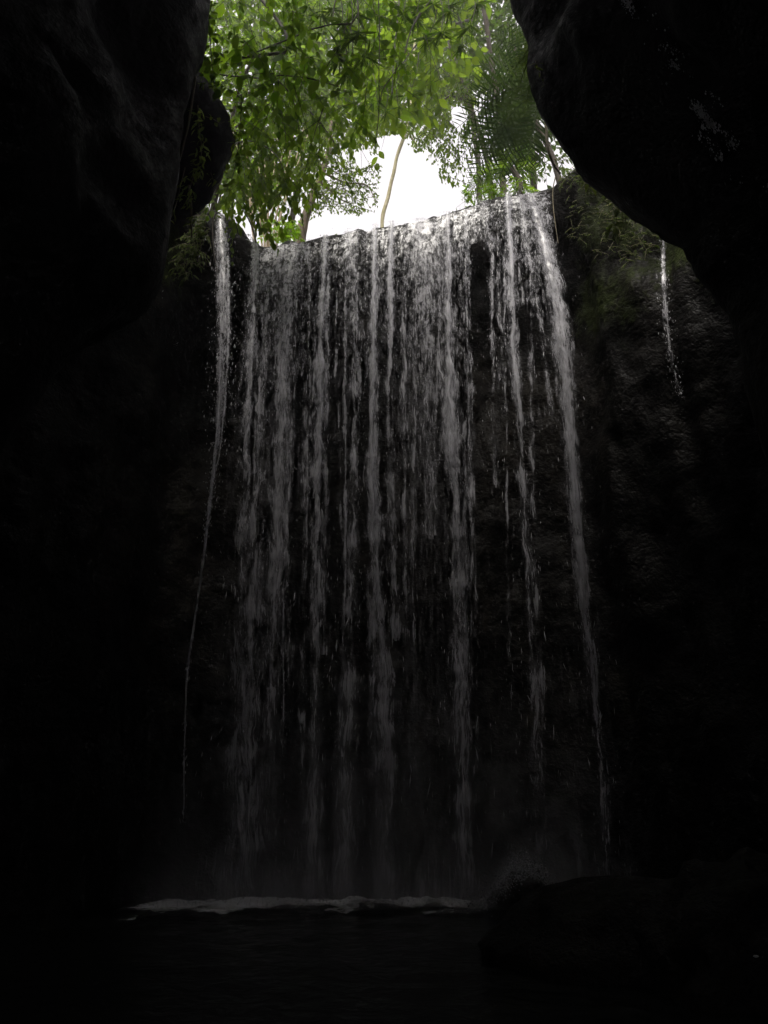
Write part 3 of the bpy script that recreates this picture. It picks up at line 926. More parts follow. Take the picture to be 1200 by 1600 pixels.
# ------------------------------------------------------------------ foliage
SKY_GAPS = [[(470, 374), (480, 347), (512, 334), (560, 338), (590, 332), (594, 290), (600, 240), (588, 218), (622, 208), (645, 236), (668, 254), (682, 264), (690, 287), (722, 301), (730, 320), (600, 352)],
            [(704, 168), (726, 166), (729, 186), (716, 202), (706, 190)], [(552, 238), (578, 234), (574, 256), (558, 262)]]


def inside(px, py, poly):
    px, py = np.asarray(px, float), np.asarray(py, float)
    r = np.zeros(px.shape, bool)
    n = len(poly)
    for i in range(n):
        x1, y1 = poly[i]
        x2, y2 = poly[(i + 1) % n]
        c = ((y1 > py) != (y2 > py)) & (px < (x2 - x1) * (py - y1) / (y2 - y1 + 1e-9) + x1)
        r ^= c
    return r


def in_gap(p):
    x, y, _ = proj(p)
    r = np.zeros(x.shape, bool)
    for g in SKY_GAPS:
        r |= inside(x, y, g)
    return r


def region(poly, n, y0, y1, rs, power=1.0):
    """n points of the crown whose outline is poly, spread from depth y0 to y1."""
    P = np.array(poly, float)
    out = []
    while len(out) < n:
        x, y = rs.uniform(P[:, 0].min(), P[:, 0].max()), rs.uniform(P[:, 1].min(), P[:, 1].max())
        if inside(np.array([x]), np.array([y]), poly)[0]:
            out.append(at(x, y, y0 + (y1 - y0) * rs.uniform() ** power))
    return np.array(out)


def unit(v):
    return v / (np.linalg.norm(v, axis=-1, keepdims=True) + 1e-9)


def sprays(anch, nleaf, L, size, rs, droop=0.5, side=0.8, heading=None):
    """Twigs at the anchors with leaves alternating along them: leaf positions, directions, normals, sizes; and the twig lines."""
    N = len(anch)
    az = rs.uniform(0, 2 * math.pi, N)
    tw = unit(np.stack([np.cos(az), np.sin(az), rs.normal(-droop, 0.25, N)], 1))
    if heading is not None:
        tw = unit(tw * 0.7 + np.asarray(heading))
    ln = L * rs.uniform(0.6, 1.3, N)
    sd = unit(np.cross(tw, [0, 0, 1.0]))
    pos, dr, nm, sc = [], [], [], []
    for k in range(nleaf):
        f = (k + 0.6) / nleaf
        p = anch + tw * (ln * f)[:, None] + np.array([0, 0, -1.0]) * (0.22 * ln * f * f)[:, None]
        sg = 1 if k % 2 else -1
        d = tw * 0.55 + sd * sg * side * (1 - 0.6 * f) + np.array([0, 0, -droop]) + rs.normal(0, 0.22, (N, 3))
        d = unit(d)
        up = np.array([0, 0, 1.0]) + rs.normal(0, 0.45, (N, 3))
        nn = unit(up - d * (up * d).sum(1)[:, None])
        pos.append(p)
        dr.append(d)
        nm.append(nn)
        sc.append(size * rs.uniform(0.45, 1.35, N) * (0.85 + 0.3 * f))
    lines = np.stack([anch, anch + tw * (ln * 0.5)[:, None] - np.array([0, 0, 1]) * (0.055 * ln)[:, None], anch + tw * ln[:, None] - np.array([0, 0, 1]) * (0.22 * ln)[:, None]], 1)
    return [np.vstack(pos), np.vstack(dr), np.vstack(nm), np.concatenate(sc)], lines


def leaf_shape(w=0.42, fold=0.10, curl=0.12, tip=0.12, detail=True):
    if not detail:
        v = np.array([[0, 0, 0], [-w * 0.5, 0.45, fold], [w * 0.5, 0.45, fold], [0, 1, -curl]])
        return v, np.array([[0, 3, 1], [0, 2, 3]])
    ts = [0, 0.16, 0.38, 0.62, 0.82, 1.0]
    ws = [0.02, 0.30, 0.5, 0.44, 0.22, 0.0]
    v = []
    for t_, q in zip(ts, ws):
        z = -curl * t_ * t_
        v += [[-q * w, t_, z + fold * q], [0, t_, z], [q * w, t_, z + fold * q]]
    f = []
    for i in range(5):
        a = 3 * i
        f += [[a, a + 1, a + 4], [a, a + 4, a + 3], [a + 1, a + 2, a + 5], [a + 1, a + 5, a + 4]]
    return np.array(v), np.array(f)


LEAF_BROAD = leaf_shape(0.60)
LEAF_SMALL = leaf_shape(0.55, detail=False)
LEAF_NARROW = leaf_shape(0.11, 0.02, 0.25)
LEAF_LANCE = leaf_shape(0.26, 0.05, 0.2)


def frames(L):
    pos, d, n, s = L
    x = np.cross(d, n)
    return np.stack([x, d, n], 2) * s[:, None, None], pos


def leaf_mass(name, L, shape, mat, parent):
    Rm, pos = frames(L)
    v, f = shape
    V = np.einsum('nij,kj->nki', Rm, v) + pos[:, None]
    F = f[None] + (np.arange(len(pos)) * len(v))[:, None, None]
    o = obj(name, mesh_np(name, V.reshape(-1, 3), F.reshape(-1, 3), mat), parent)
    o['kind'] = 'stuff'
    return o


LEAF_ME = {}


def leaf_objs(L, shape_key, shape, mat, parent):
    key = (shape_key, mat.name)
    if key not in LEAF_ME:
        LEAF_ME[key] = mesh_np('leaf', shape[0], shape[1], mat)
    Rm, pos = frames(L)
    for k in range(len(pos)):
        o = bpy.data.objects.new('leaf', LEAF_ME[key])
        COL.objects.link(o)
        o.parent = parent
        M = Matrix.Identity(4)
        for i in range(3):
            for j in range(3):
                M[i][j] = float(Rm[k, i, j])
            M[i][3] = float(pos[k, i]) - parent.location[i]
        o.matrix_basis = M


def pick(L, m):
    return [a[m] for a in L]


def no_gap(L):
    tip = L[0] + L[1] * L[3][:, None] * 0.7
    return pick(L, ~(in_gap(tip) | in_gap(L[0])))


def split_near(L, n):
    """The n leaves that show largest in the frame, and the rest."""
    x, y, dep = proj(L[0])
    show = L[3] / dep
    show = np.where((x < 330) | (x > 840) | (y < -5) | (y > 390), 0, show)
    idx = np.argsort(-show)
    m = np.zeros(len(x), bool)
    m[idx[:n]] = True
    return pick(L, m), pick(L, ~m)


def twig_mesh(name, lines, r, mat, parent, kind=None):
    tb = [tube(l, [r, r * 0.8, r * 0.45], 3) for l in lines]
    v, f = tubes(tb)
    o = obj(name, mesh_np(name, v, f, mat), parent)
    if kind:
        o['kind'] = kind
    return o


def wood(name, pxpath, Y, r0, r1, mat, parent, sides=8, wob=0.04, seed=0):
    """A trunk, limb or stem along points given by their place in the photograph and their depth."""
    pts = np.array([at(p[0], p[1], p[2] if len(p) > 2 else Y) for p in pxpath])
    pts = spline(pts, max(8, len(pts) * 8))
    pts = pts + wob * np.stack([vnoise(np.stack([pts[:, 2] * 1.1, pts[:, 0] * 1.1 + seed, pts[:, 1]], 1)), 0 * pts[:, 0], 0 * pts[:, 0]], 1)
    rr = np.linspace(r0, r1, len(pts)) * (1 + 0.12 * vnoise(pts * 3 + seed))
    v, f = tube(pts, rr, sides)
    return obj(name, mesh_np(name, v, f, mat), parent), pts


rf = np.random.default_rng(5)
REG_NEAR = [(300, -30), (640, -30), (642, 100), (610, 150), (560, 190), (500, 200), (440, 190), (380, 190), (345, 150), (310, 100)]

glint_beads('strip of pale beads standing in for wet rock glints down the right overhang', arch_v[NA * 60:], [(985, 0, 12), (1030, 60, 14), (1070, 130, 16), (1110, 190, 18), (1150, 250, 18), (1185, 300, 16)], 900, 0.013, 3)
glint_beads('a few pale beads standing in for wet glints on the dark cliff left of the narrow waterfall', cv, [(225, 470, 22), (262, 500, 20), (272, 560, 16), (248, 640, 14), (250, 660, 10)], 90, 0.007, 4)

# --- big-leaved tree that leans out over the hole from the left
t1 = thing('broadleaf_tree', 'broad-leaved tree whose lit green branches hang over the hole beside the left overhang', 'tree', (-6.4, 12.4, 17.0))
wood('trunk', [(20, 130, 12.6), (60, -60, 12.6), (150, -260, 12.2), (260, -460, 12)], 12, 0.32, 0.18, M_BARK, t1)
for pth, r0 in (([(150, -260, 12.2), (300, -120, 11.4), (450, 58, 10.4), (378, 90, 10.2)], 0.07), ([(260, -460, 12), (480, -200, 11), (560, 10, 10.4), (500, 40, 10.3), (450, 62, 10.3), (374, 92, 10.2)], 0.035),
                ([(150, -260, 12.2), (280, 60, 11.2), (400, 122, 10.8), (425, 117, 10.7), (480, 122, 10.7), (530, 135, 10.8)], 0.035), ([(425, 117, 10.7), (455, 150, 10.8), (466, 200, 10.9), (472, 260, 11.0)], 0.014),
                ([(420, 120, 10.7), (432, 150, 10.8), (442, 190, 10.9), (447, 240, 11)], 0.012), ([(505, 170, 10.9), (492, 205, 11), (485, 232, 11)], 0.014)):
    wood('branch', pth, 11, r0, r0 * 0.4, M_VINE, t1, 6, 0.02)
an = region(REG_NEAR, 235, 9.9, 12.2, rf)
La, lines_a = sprays(an, 9, 0.75, 0.17, rf, droop=0.75)
big = region([(330, -20), (520, -20), (560, 60), (480, 130), (350, 120)], 26, 9.4, 10.6, rf)
Lb, lines_b = sprays(big, 6, 0.6, 0.26, rf, droop=0.7)
hang = region([(360, 120), (560, 140), (520, 260), (440, 305), (365, 300)], 150, 11.6, 13.3, rf)
hang = np.vstack([hang, region([(345, 190), (430, 190), (425, 290), (385, 325), (348, 315)], 60, 12.0, 13.2, rf)])
Lc, lines_c = sprays(hang, 10, 0.9, 0.17, rf, droop=1.3, side=0.6)
L = no_gap([np.concatenate(q) for q in zip(La, Lb)])
ln, lr = split_near(L, 300)
leaf_objs(ln, 'broad', LEAF_BROAD, M_LEAF_NEAR, t1)
leaf_mass('foliage', lr, LEAF_BROAD, M_FOL_NEAR, t1)
lines = np.concatenate([lines_a, lines_b])
twig_mesh('twigs', lines[~(in_gap(lines[:, 2]) | in_gap(lines[:, 1]))], 0.008, M_VINE, t1, 'stuff')

# --- hanging branches below it, their leaf colour lightened to look lit
t1b = thing('broadleaf_tree', 'small tree with yellow green hanging sprays just above the narrow waterfall', 'tree', at(352, 330, 14.2))
wood('trunk', [(330, 345, 14.2), (345, 260, 13.6), (370, 150, 13.0), (395, 90, 12.6)], 13, 0.08, 0.03, M_BARK, t1b)
wood('branch', [(370, 150, 13.0), (420, 140, 12.2), (480, 170, 11.8), (520, 220, 11.8)], 12, 0.03, 0.008, M_VINE, t1b, 6)
wood('branch', [(352, 230, 13.4), (390, 220, 12.2), (430, 240, 11.8), (450, 280, 11.8)], 12, 0.025, 0.008, M_VINE, t1b, 6)
Lc = no_gap(Lc)
ln, lr = split_near(Lc, 280)
leaf_objs(ln, 'broad', LEAF_BROAD, M_LEAF_MID, t1b)
leaf_mass('foliage', lr, LEAF_BROAD, M_FOL_MID, t1b)
twig_mesh('twigs', lines_c[~(in_gap(lines_c[:, 2]) | in_gap(lines_c[:, 1]))], 0.007, M_VINE, t1b, 'stuff')

# --- lime green tree, lit through, in the middle
t2 = thing('broadleaf_tree', 'lime green tree with rounded leaves lit through by the sky at the top centre', 'tree', at(690, -120, 16.5) * [1, 1, 0] + [0, 0, 14.6])
wood('trunk', [(790, 330, 17), (775, 150, 17), (750, -30, 16.5), (730, -200, 16)], 17, 0.10, 0.06, M_BARK, t2)
wood('branch', [(738, 30, 16.6), (700, 40, 15.5), (660, 60, 14.8), (620, 110, 14.4)], 15, 0.05, 0.015, M_VINE, t2, 6)
an = region([(560, -60), (740, -60), (720, 60), (690, 130), (640, 180), (585, 200), (560, 100)], 120, 13.2, 16.0, rf)
L, lines = sprays(an, 9, 0.9, 0.30, rf, droop=0.5)
L = no_gap(L)
ln, lr = split_near(L, 200)
leaf_objs(ln, 'broad', LEAF_BROAD, M_LEAF_LIME, t2)
leaf_mass('foliage', lr, LEAF_BROAD, M_FOL_LIME, t2)
twig_mesh('twigs', lines[~(in_gap(lines[:, 2]) | in_gap(lines[:, 1]))], 0.009, M_VINE, t2, 'stuff')


# --- trees further back in the forest: trunk and a crown of small leaves
def far_tree(label, trunk, Y, r0, r1, mat, crowns, n, size, fmat, rs_, branches=(), group=None, droop=0.4, name='forest_tree', Lt=0.9, nl=9):
    t = thing(name, label, 'tree', at(trunk[0][0], trunk[0][1], Y) - [0, 0, 0.6], group)
    pth = [(trunk[0][0] + (trunk[0][0] - trunk[1][0]) * 0.2, trunk[0][1] + 40)] + list(trunk)
    wood('trunk', pth, Y, r0, r1, mat, t, 9, 0.06, seed=Y)
    for b in branches:
        wood('branch', b, Y, r1 * 0.8, r1 * 0.25, mat, t, 6, 0.05)
    al, ll = [], []
    for poly, frac, ya, yb in crowns:
        a_ = region(poly, int(n * frac), ya, yb, rs_)
        L_, li_ = sprays(a_, nl, Lt, size, rs_, droop=droop)
        al.append(L_)
        ll.append(li_)
    L_ = no_gap([np.concatenate(q) for q in zip(*al)])
    leaf_mass('crown', L_, LEAF_SMALL, fmat, t)
    ll = np.concatenate(ll)
    ll = ll[~(in_gap(ll[:, 2]) | in_gap(ll[:, 0]) | in_gap(ll[:, 1]))]
    twig_mesh('twigs', ll, 0.010, M_VINE, t, 'stuff')
    return t


far_tree('tall tree with a pale mossy trunk leaning across the bright gap of sky', [(598, 346), (606, 300), (616, 262), (625, 228), (634, 200), (642, 150), (650, 60)], 20, 0.068, 0.042, M_HAZED_BARK,
         [([(560, 130), (700, 120), (700, 190), (672, 240), (640, 215), (600, 218), (575, 205)], 1.0, 18.5, 22)], 170, 0.17, M_FOL_FAR, rf,
         branches=([(634, 205), (645, 216), (652, 228)], [(632, 210), (615, 190), (598, 180)]))
far_tree('tree with a thick leaning trunk at the left end of the bright gap', [(466, 374), (476, 345), (490, 310), (505, 270), (515, 220), (520, 190)], 18, 0.19, 0.05, M_BROWN_BARK,
         [([(480, 190), (560, 180), (575, 240), (560, 300), (520, 320), (480, 330), (470, 260)], 0.7, 16.5, 19.5), ([(500, 240), (592, 250), (590, 320), (560, 338), (505, 325)], 0.5, 16.5, 19)], 230, 0.12, M_FOL_FAR, rf,
         branches=([(505, 270), (540, 285), (575, 290), (590, 318)], [(500, 285), (530, 310), (550, 318)]))
far_tree('tree hung with pale yellow green creepers right of the bright gap', [(770, 318), (755, 230), (730, 150), (700, 60)], 18.5, 0.1, 0.06, M_BARK,
         [([(670, 90), (735, 90), (728, 160), (715, 260), (700, 292), (684, 270), (680, 230), (668, 180)], 1.0, 16.8, 19)], 150, 0.16, M_FOL_LIME, rf, droop=1.2,
         branches=([(735, 160), (705, 150), (690, 165), (685, 200)],))
for k, (lab, tr, crown, Y, n, fm) in enumerate((
        ('dark forest tree behind the hanging branches, nearest the left overhang', [(360, 340), (370, 200), (380, 60)], [(320, -40), (480, -40), (500, 120), (470, 260), (400, 320), (350, 300), (330, 120)], 21, 1250, M_FOL_MID),
        ('forest tree closing the canopy above the leaning trunk', [(448, 378), (470, 250), (500, 60)], [(450, -40), (620, -40), (620, 130), (580, 200), (500, 220), (450, 160)], 23, 1150, M_FOL_MID),
        ('forest tree filling the canopy behind the lime green leaves', [(752, 322), (735, 160), (705, 0)], [(590, -40), (740, -40), (745, 120), (700, 160), (620, 150)], 24, 950, M_FOL_LIME),
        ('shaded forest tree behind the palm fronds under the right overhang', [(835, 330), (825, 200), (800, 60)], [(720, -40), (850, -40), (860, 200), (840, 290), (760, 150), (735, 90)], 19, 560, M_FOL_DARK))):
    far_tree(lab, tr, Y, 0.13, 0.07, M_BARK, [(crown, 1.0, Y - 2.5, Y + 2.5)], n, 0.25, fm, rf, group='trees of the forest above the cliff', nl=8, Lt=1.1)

# --- thin canes standing at the left end of the lip
cl = thing('cane_clump', 'clump of thin pale canes rising at the left end of the lip', 'bamboo', at(415, 375, 16.5) - [0, 0, 0.4])
for k in range(11):
    x0 = 398 + k * 3.4 + rf.normal(0, 2)
    wood('cane', [(x0, 390), (x0 + (k - 5) * 1.6, 340), (x0 + (k - 4) * 4.5, 280), (x0 + (k - 4) * 9, 200)], 16.2 + rf.uniform(0, 0.8), 0.035, 0.014, M_CANE, cl, 6, 0.03, seed=k)
an = region([(385, 220), (470, 220), (465, 300), (400, 310)], 26, 16, 17.2, rf)
L, lines = sprays(an, 8, 0.7, 0.2, rf, droop=0.8)
leaf_mass('foliage', no_gap(L), LEAF_LANCE, M_FOL_NEAR, cl)


# --- bamboo: hanging whorls of narrow leaves over the hole
def whorls(points, n, size, rs_, spread=1.0):
    pos, dr, nm, sc = [], [], [], []
    for p in points:
        for k in range(n):
            a_ = rs_.uniform(0, 2 * math.pi)
            d = unit(np.array([math.cos(a_) * 0.7 * spread, math.sin(a_) * 0.5, rs_.uniform(-1.4, 0.1)]))
            up = rs_.normal(0, 1, 3)
            pos.append(p + rs_.normal(0, 0.02, 3))
            dr.append(d)
            nm.append(unit(up - d * up.dot(d)))
            sc.append(size * rs_.uniform(0.6, 1.2))
    return [np.array(pos), np.array(dr), np.array(nm), np.array(sc)]


def bamboo(label, culm, nodes, per, size, Y):
    b = thing('bamboo', label, 'bamboo', at(culm[0][0], culm[0][1], culm[0][2]))
    wood('culm', culm, Y, 0.045, 0.012, M_VINE, b, 8, 0.01)
    pts = []
    for (x, y) in nodes:
        p = at(x, y, Y + rf.uniform(-0.4, 0.4))
        pts.append(p)
        src = at(x + rf.uniform(-15, 15), y - rf.uniform(35, 70), Y)
        v, f = tube(spline(np.array([src, (src + p) / 2 + [0.05, 0, 0.08], p]), 8), np.linspace(0.012, 0.006, 8), 5)
        obj('branch', mesh_np('branch', v, f, M_VINE), b)
    L_ = whorls(pts, per, size, rf)
    L_ = no_gap(L_)
    a_, r_ = split_near(L_, 220)
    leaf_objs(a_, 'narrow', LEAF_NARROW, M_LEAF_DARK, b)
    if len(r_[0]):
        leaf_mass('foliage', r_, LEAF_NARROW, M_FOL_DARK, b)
    return b


bamboo('bamboo arching in with dark whorls of narrow leaves at the top centre', [(900, -350, 11), (780, -160, 11), (700, -40, 11), (652, 30, 11)], [(650, 28), (648, 18), (656, 10), (702, 18), (708, 8), (690, 50), (668, 60), (735, 40), (722, 70), (630, 20), (745, 5), (676, 5)], 20, 0.42, 11)
bamboo('bamboo drooping dark narrow leaves among the broad leaves of the left canopy', [(250, -420, 10.4), (420, -200, 10.4), (520, -60, 10.4), (520, 30, 10.4)], [(500, 22), (520, 14), (535, 34), (545, 60), (528, 72), (560, 50), (480, 8), (548, 105), (530, 90), (570, 85), (555, 20), (540, 120)], 19, 0.40, 10.4)
bamboo('thin bamboo tip with a few narrow leaves above the pale trunk', [(700, -300, 12.5), (640, -100, 12.5), (618, 60, 12.5), (612, 150, 12.5)], [(612, 150), (622, 165), (602, 172), (640, 150), (590, 160)], 9, 0.34, 12.5)


# --- palms and tree ferns under the right overhang
def frond(name, base, tip, lift, width, npin, mat, parent, droop=0.6, rad=0.02, lean=0.0, pw=0.042):
    base, tip = np.asarray(base, float), np.asarray(tip, float)
    mid = (base + tip) / 2 + [0, 0, lift]
    C = spline(np.array([base, mid, tip]), 34)
    T = unit(np.gradient(C, axis=0))
    S = unit(np.cross(T, [0.12, 0.6 + lean, 0.75]))
    tv, tf = tube(C, np.linspace(rad, rad * 0.25, len(C)), 5)
    quads_v, quads_f, n0 = [], [], 0
    ts = np.linspace(0.10, 1.0, npin)
    for t_ in ts:
        c = np.array([np.interp(t_, np.linspace(0, 1, 34), C[:, j]) for j in range(3)])
        tt_ = unit(np.array([np.interp(t_, np.linspace(0, 1, 34), T[:, j]) for j in range(3)]))
        ss = unit(np.array([np.interp(t_, np.linspace(0, 1, 34), S[:, j]) for j in range(3)]))
        ln_ = width * (math.sin(math.pi * min(1, 0.12 + t_ * 0.86)) ** 0.7) * rf.uniform(0.85, 1.1)
        for sg in (-1, 1):
            d = unit(ss * sg + tt_ * 0.55 + np.array([0, 0, -droop]) + rf.normal(0, 0.07, 3))
            w = unit(np.cross(d, [0.1, 0.9, 0.5])) * max(0.007, ln_ * pw)
            m_ = c + d * ln_ * 0.5
            e = c + d * ln_ + np.array([0, 0, -0.22 * droop * ln_])
            quads_v += [c - w * 0.3, c + w * 0.3, m_ + w, m_ - w, e]
            quads_f += [[n0, n0 + 1, n0 + 2], [n0, n0 + 2, n0 + 3], [n0 + 3, n0 + 2, n0 + 4]]
            n0 += 5
    v = np.vstack([np.array(quads_v), tv])
    f1 = np.array(quads_f)
    q = tf + n0
    f2 = np.vstack([q[:, [0, 1, 2]], q[:, [0, 2, 3]]])
    return obj(name, mesh_np(name, v, np.vstack([f1, f2]), mat, smooth=False), parent)


def palm(label, foot, crown, tips, Y, width, npin, mat, cat='palm', name='palm', lift=0.5, droop=0.22, r=0.07):
    p = thing(name, label, cat, at(*foot))
    c = at(crown[0], crown[1], Y)
    b = at(*foot)
    v, f = tube(spline(np.array([b, (b + c) / 2 + [0.1, 0, 0], c]), 14), np.linspace(r * 1.2, r, 14), 9)
    obj('trunk', mesh_np('trunk', v, f, M_BARK), p)
    for (x, y, yy) in tips:
        e = at(x, y, yy)
        frond('frond', c + rf.normal(0, 0.04, 3), e, lift * (0.6 + 0.3 * np.linalg.norm(e - c)) * 0.6, width, npin, mat, p, droop)
    return p


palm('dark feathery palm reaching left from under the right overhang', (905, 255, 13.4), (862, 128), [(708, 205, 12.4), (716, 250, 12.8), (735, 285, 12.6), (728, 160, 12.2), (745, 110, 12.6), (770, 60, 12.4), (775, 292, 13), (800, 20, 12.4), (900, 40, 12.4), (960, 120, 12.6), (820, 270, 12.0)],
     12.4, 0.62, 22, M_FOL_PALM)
palm('smaller palm behind the dark one, its fronds dotted with sky', (880, 310, 15.2), (838, 190), [(740, 225, 15), (752, 180, 15.2), (760, 285, 15.4), (735, 262, 15), (790, 130, 15.2), (800, 292, 15.4), (850, 130, 15), (770, 205, 14.6), (822, 260, 15)],
     15, 0.7, 20, M_FOL_PALM, droop=0.3)
palm('sunlit green fern palm just above the lip, under the dark fronds', (812, 312, 14.9), (800, 262), [(728, 300, 14.6), (742, 282, 14.8), (760, 298, 14.5), (722, 312, 14.6), (835, 240, 14.8), (780, 240, 14.8), (850, 280, 14.6)],
     14.8, 0.34, 18, M_FOL_NEAR, cat='fern', name='tree_fern', lift=0.35)
palm('yellow green fern hanging beside the edge of the right overhang', (862, 60, 9.6), (842, 70), [(806, 150, 9.8), (820, 175, 9.7), (795, 120, 9.9), (842, 160, 9.6), (812, 100, 9.8)],
     9.7, 0.2, 17, M_FOL_SHADE, cat='fern', name='fern', lift=0.2, r=0.03)


# --- low plants along the lip
def bush(label, poly, Y0, Y1, n, size, mat, shape=LEAF_SMALL, cat='plant', name='bush', group=None, droop=0.2, nl=8, Lt=0.4, cling=False):
    P = np.array(poly)
    t = thing(name, label, cat, at(P[:, 0].mean(), P[:, 1].max(), (Y0 + Y1) / 2), group)
    a_ = region(poly, n, Y0, Y1, rf)
    if cling:
        qx, qy, _ = proj(a_)
        a_ = np.array([at(x_, y_, cliff_Y(x_, y_) + rf.uniform(-0.12, 0.08)) for x_, y_ in zip(qx, qy)])
    L_, li_ = sprays(a_, nl, Lt, size, rf, droop=droop, heading=(0, -0.6, 0) if cling else None)
    o = leaf_mass('foliage', no_gap(L_), shape, mat, t)
    twig_mesh('stems', li_[~(in_gap(li_[:, 2]) | in_gap(li_[:, 0]))], 0.006, M_VINE_PALE, t, 'stuff')
    return t


bush('bright little bush on the lip at the foot of the leaning trunk', [(425, 345), (470, 340), (465, 374), (420, 376)], 15, 16, 34, 0.15, M_FOL_NEAR)
bush('low bright green plants at the lip under the palms', [(722, 300), (770, 282), (840, 284), (838, 296), (760, 306), (726, 316)], 14.6, 15.6, 60, 0.17, M_FOL_NEAR, LEAF_LANCE)

# --- sprig of large leaves beside the thin fall, one of them orange
sg = thing('leafy_sprig', 'sprig of big bright green leaves with one orange leaf beside the narrow waterfall', 'plant', at(395, 372, 12.9))
wood('stem', [(400, 378, 13.0), (392, 350, 12.9), (376, 322, 12.8), (360, 300, 12.7), (352, 285, 12.7)], 12.8, 0.02, 0.008, M_VINE_PALE, sg, 5, 0.0)
spots = [(362, 300, -0.2, -0.9), (372, 312, 0.7, -0.7), (384, 330, 0.5, -0.8), (392, 345, 0.5, -0.85), (398, 358, 0.3, -0.9), (378, 340, -0.3, -0.9), (366, 322, -0.2, -1), (390, 318, 0.8, -0.4), (380, 296, 0.6, -0.6), (398, 334, 0.7, -0.7), (356, 312, 0.5, -0.8), (374, 352, 0.2, -1)]
L = [np.array([at(x, y, 12.75 + 0.02 * i) for i, (x, y, _, _) in enumerate(spots)]), unit(np.array([[dx, -0.25, dz] for _, _, dx, dz in spots])), None, np.array([0.36 * rf.uniform(0.8, 1.15) for _ in spots])]
up = np.array([[0.1, -0.5, 1.0]]) + rf.normal(0, 0.25, (len(spots), 3))
L[2] = unit(up - L[1] * (up * L[1]).sum(1)[:, None])
leaf_objs(L, 'lance', LEAF_LANCE, M_LEAF_LIME, sg)
L1 = [np.array([at(344, 309, 12.6)]), unit(np.array([[0.95, -0.1, -0.05]])), unit(np.array([[0.05, -0.8, 0.6]])), np.array([0.30])]
L1[2] = unit(L1[2] - L1[1] * (L1[2] * L1[1]).sum(1)[:, None])
leaf_objs(L1, 'orange', leaf_shape(0.42), M_ORANGE, sg)

# --- vines
_ax, _ay, _ad = proj(arch_v)


def arch_Yat(px, py):
    m = (np.abs(_ax - px) < 6) & (np.abs(_ay - py) < 6)
    return float(np.min(arch_v[m, 1])) if m.any() else 7.9


def vine(label, pth, r, mat=None, leaves=None, size=0.14, lmat=None, group=None, shape=LEAF_BROAD, key='broad', jit=6, name='hanging_vine'):
    if group == 'creepers on the left overhang':
        pth = [(q[0], q[1], 8.42 + 0.2 * (abs(q[0] - 300) > 40)) for q in pth]
    t = thing(name, label, 'vine', at(*pth[0]), group)
    wood('stem', pth, pth[0][2], r, r * 0.6, mat or M_VINE, t, 6, 0.01)
    if leaves:
        P = np.array([[q[0], q[1], q[2]] for q in pth], float)
        C = spline(P, 200)
        ii = rf.integers(8, 200, leaves)
        pos = np.array([at(C[i, 0] + rf.normal(0, jit * 0.4), C[i, 1] + rf.normal(0, 2), C[i, 2] - 0.05) for i in ii])
        d = unit(np.stack([rf.normal(0, 0.6, leaves), rf.normal(-0.25, 0.3, leaves), rf.uniform(-1.3, -0.2, leaves)], 1))
        up_ = np.array([[0, -0.4, 1.0]]) + rf.normal(0, 0.5, (leaves, 3))
        leaf_objs([pos, d, unit(up_ - d * (up_ * d).sum(1)[:, None]), size * rf.uniform(0.6, 1.3, leaves)], key, shape, lmat or M_LEAF_SHADE, t)
    return t


vine('long straight dark vine hanging down in front of the canopy', [(588, -60, 10.2), (592, 20, 10.2), (593, 90, 10.2), (592, 150, 10.2), (590, 190, 10.2), (585, 235, 10.2)], 0.013)
vine('dark crooked vine hanging from the bamboo whorl', [(656, 20, 10.8), (643, 45, 10.8), (637, 62, 10.8), (632, 85, 10.8), (618, 112, 10.8), (600, 138, 10.8), (594, 160, 10.8)], 0.018)
vine('thin vine curving down right of the crooked one', [(662, 50, 11), (668, 68, 11), (676, 90, 11), (684, 112, 11), (690, 130, 11)], 0.009)
vine('short level twig at the top centre below the narrow leaves', [(650, 60, 11.2), (680, 60, 11.2), (706, 59, 11.2)], 0.016)
# on the left overhang
G_L = 'creepers on the left overhang'
vine('pale bare creeper stem hanging down the face of the left overhang', [(306, 120, 7.9), (302, 150, 7.9), (296, 190, 7.8), (288, 225, 7.8), (281, 252, 7.8)], 0.022, M_VINE_PALE, group=G_L)
vine('leafy creeper trailing down the left overhang toward the narrow waterfall', [(310, 165, 8.0), (312, 200, 7.95), (316, 235, 7.95), (310, 262, 7.95), (300, 285, 7.95), (294, 320, 8.0)], 0.011, M_VINE_PALE, 110, 0.14, group=G_L, shape=LEAF_LANCE, key='lance2', jit=14)
vine('short creeper with a tuft of leaves low on the left overhang', [(290, 262, 7.95), (284, 285, 7.95), (279, 305, 7.95), (272, 330, 7.95), (262, 348, 7.95), (256, 356, 7.95)], 0.011, M_VINE_PALE, 30, 0.12, group=G_L, shape=LEAF_LANCE, key='lance2', jit=12)
vine('mossy hanging root below the leafy creeper', [(296, 290, 8.0), (299, 320, 8.0), (299, 345, 8.0), (300, 372, 8.05)], 0.022, M_VINE_PALE, 22, 0.11, group=G_L, shape=LEAF_LANCE, key='lance2', jit=12)
vine('single twig with a leaf crossing the nose of the left overhang', [(322, 182, 7.9), (334, 186, 7.9), (344, 192, 7.9), (352, 190, 7.9)], 0.006, M_VINE_PALE, 5, 0.09, group=G_L, jit=8)
vine('small star of leaves on the nose of the left overhang', [(330, 270, 7.9), (333, 278, 7.9), (336, 288, 7.9)], 0.006, M_VINE_PALE, 8, 0.11, group=G_L, shape=LEAF_LANCE, key='lance2', jit=8)
vine('leafy fringe hanging down the upper edge of the left overhang', [(318, -30, 8.7), (326, 30, 8.7), (330, 80, 8.7), (334, 120, 8.7), (340, 150, 8.6)], 0.012, None, 80, 0.17, M_LEAF_NEAR, jit=24)
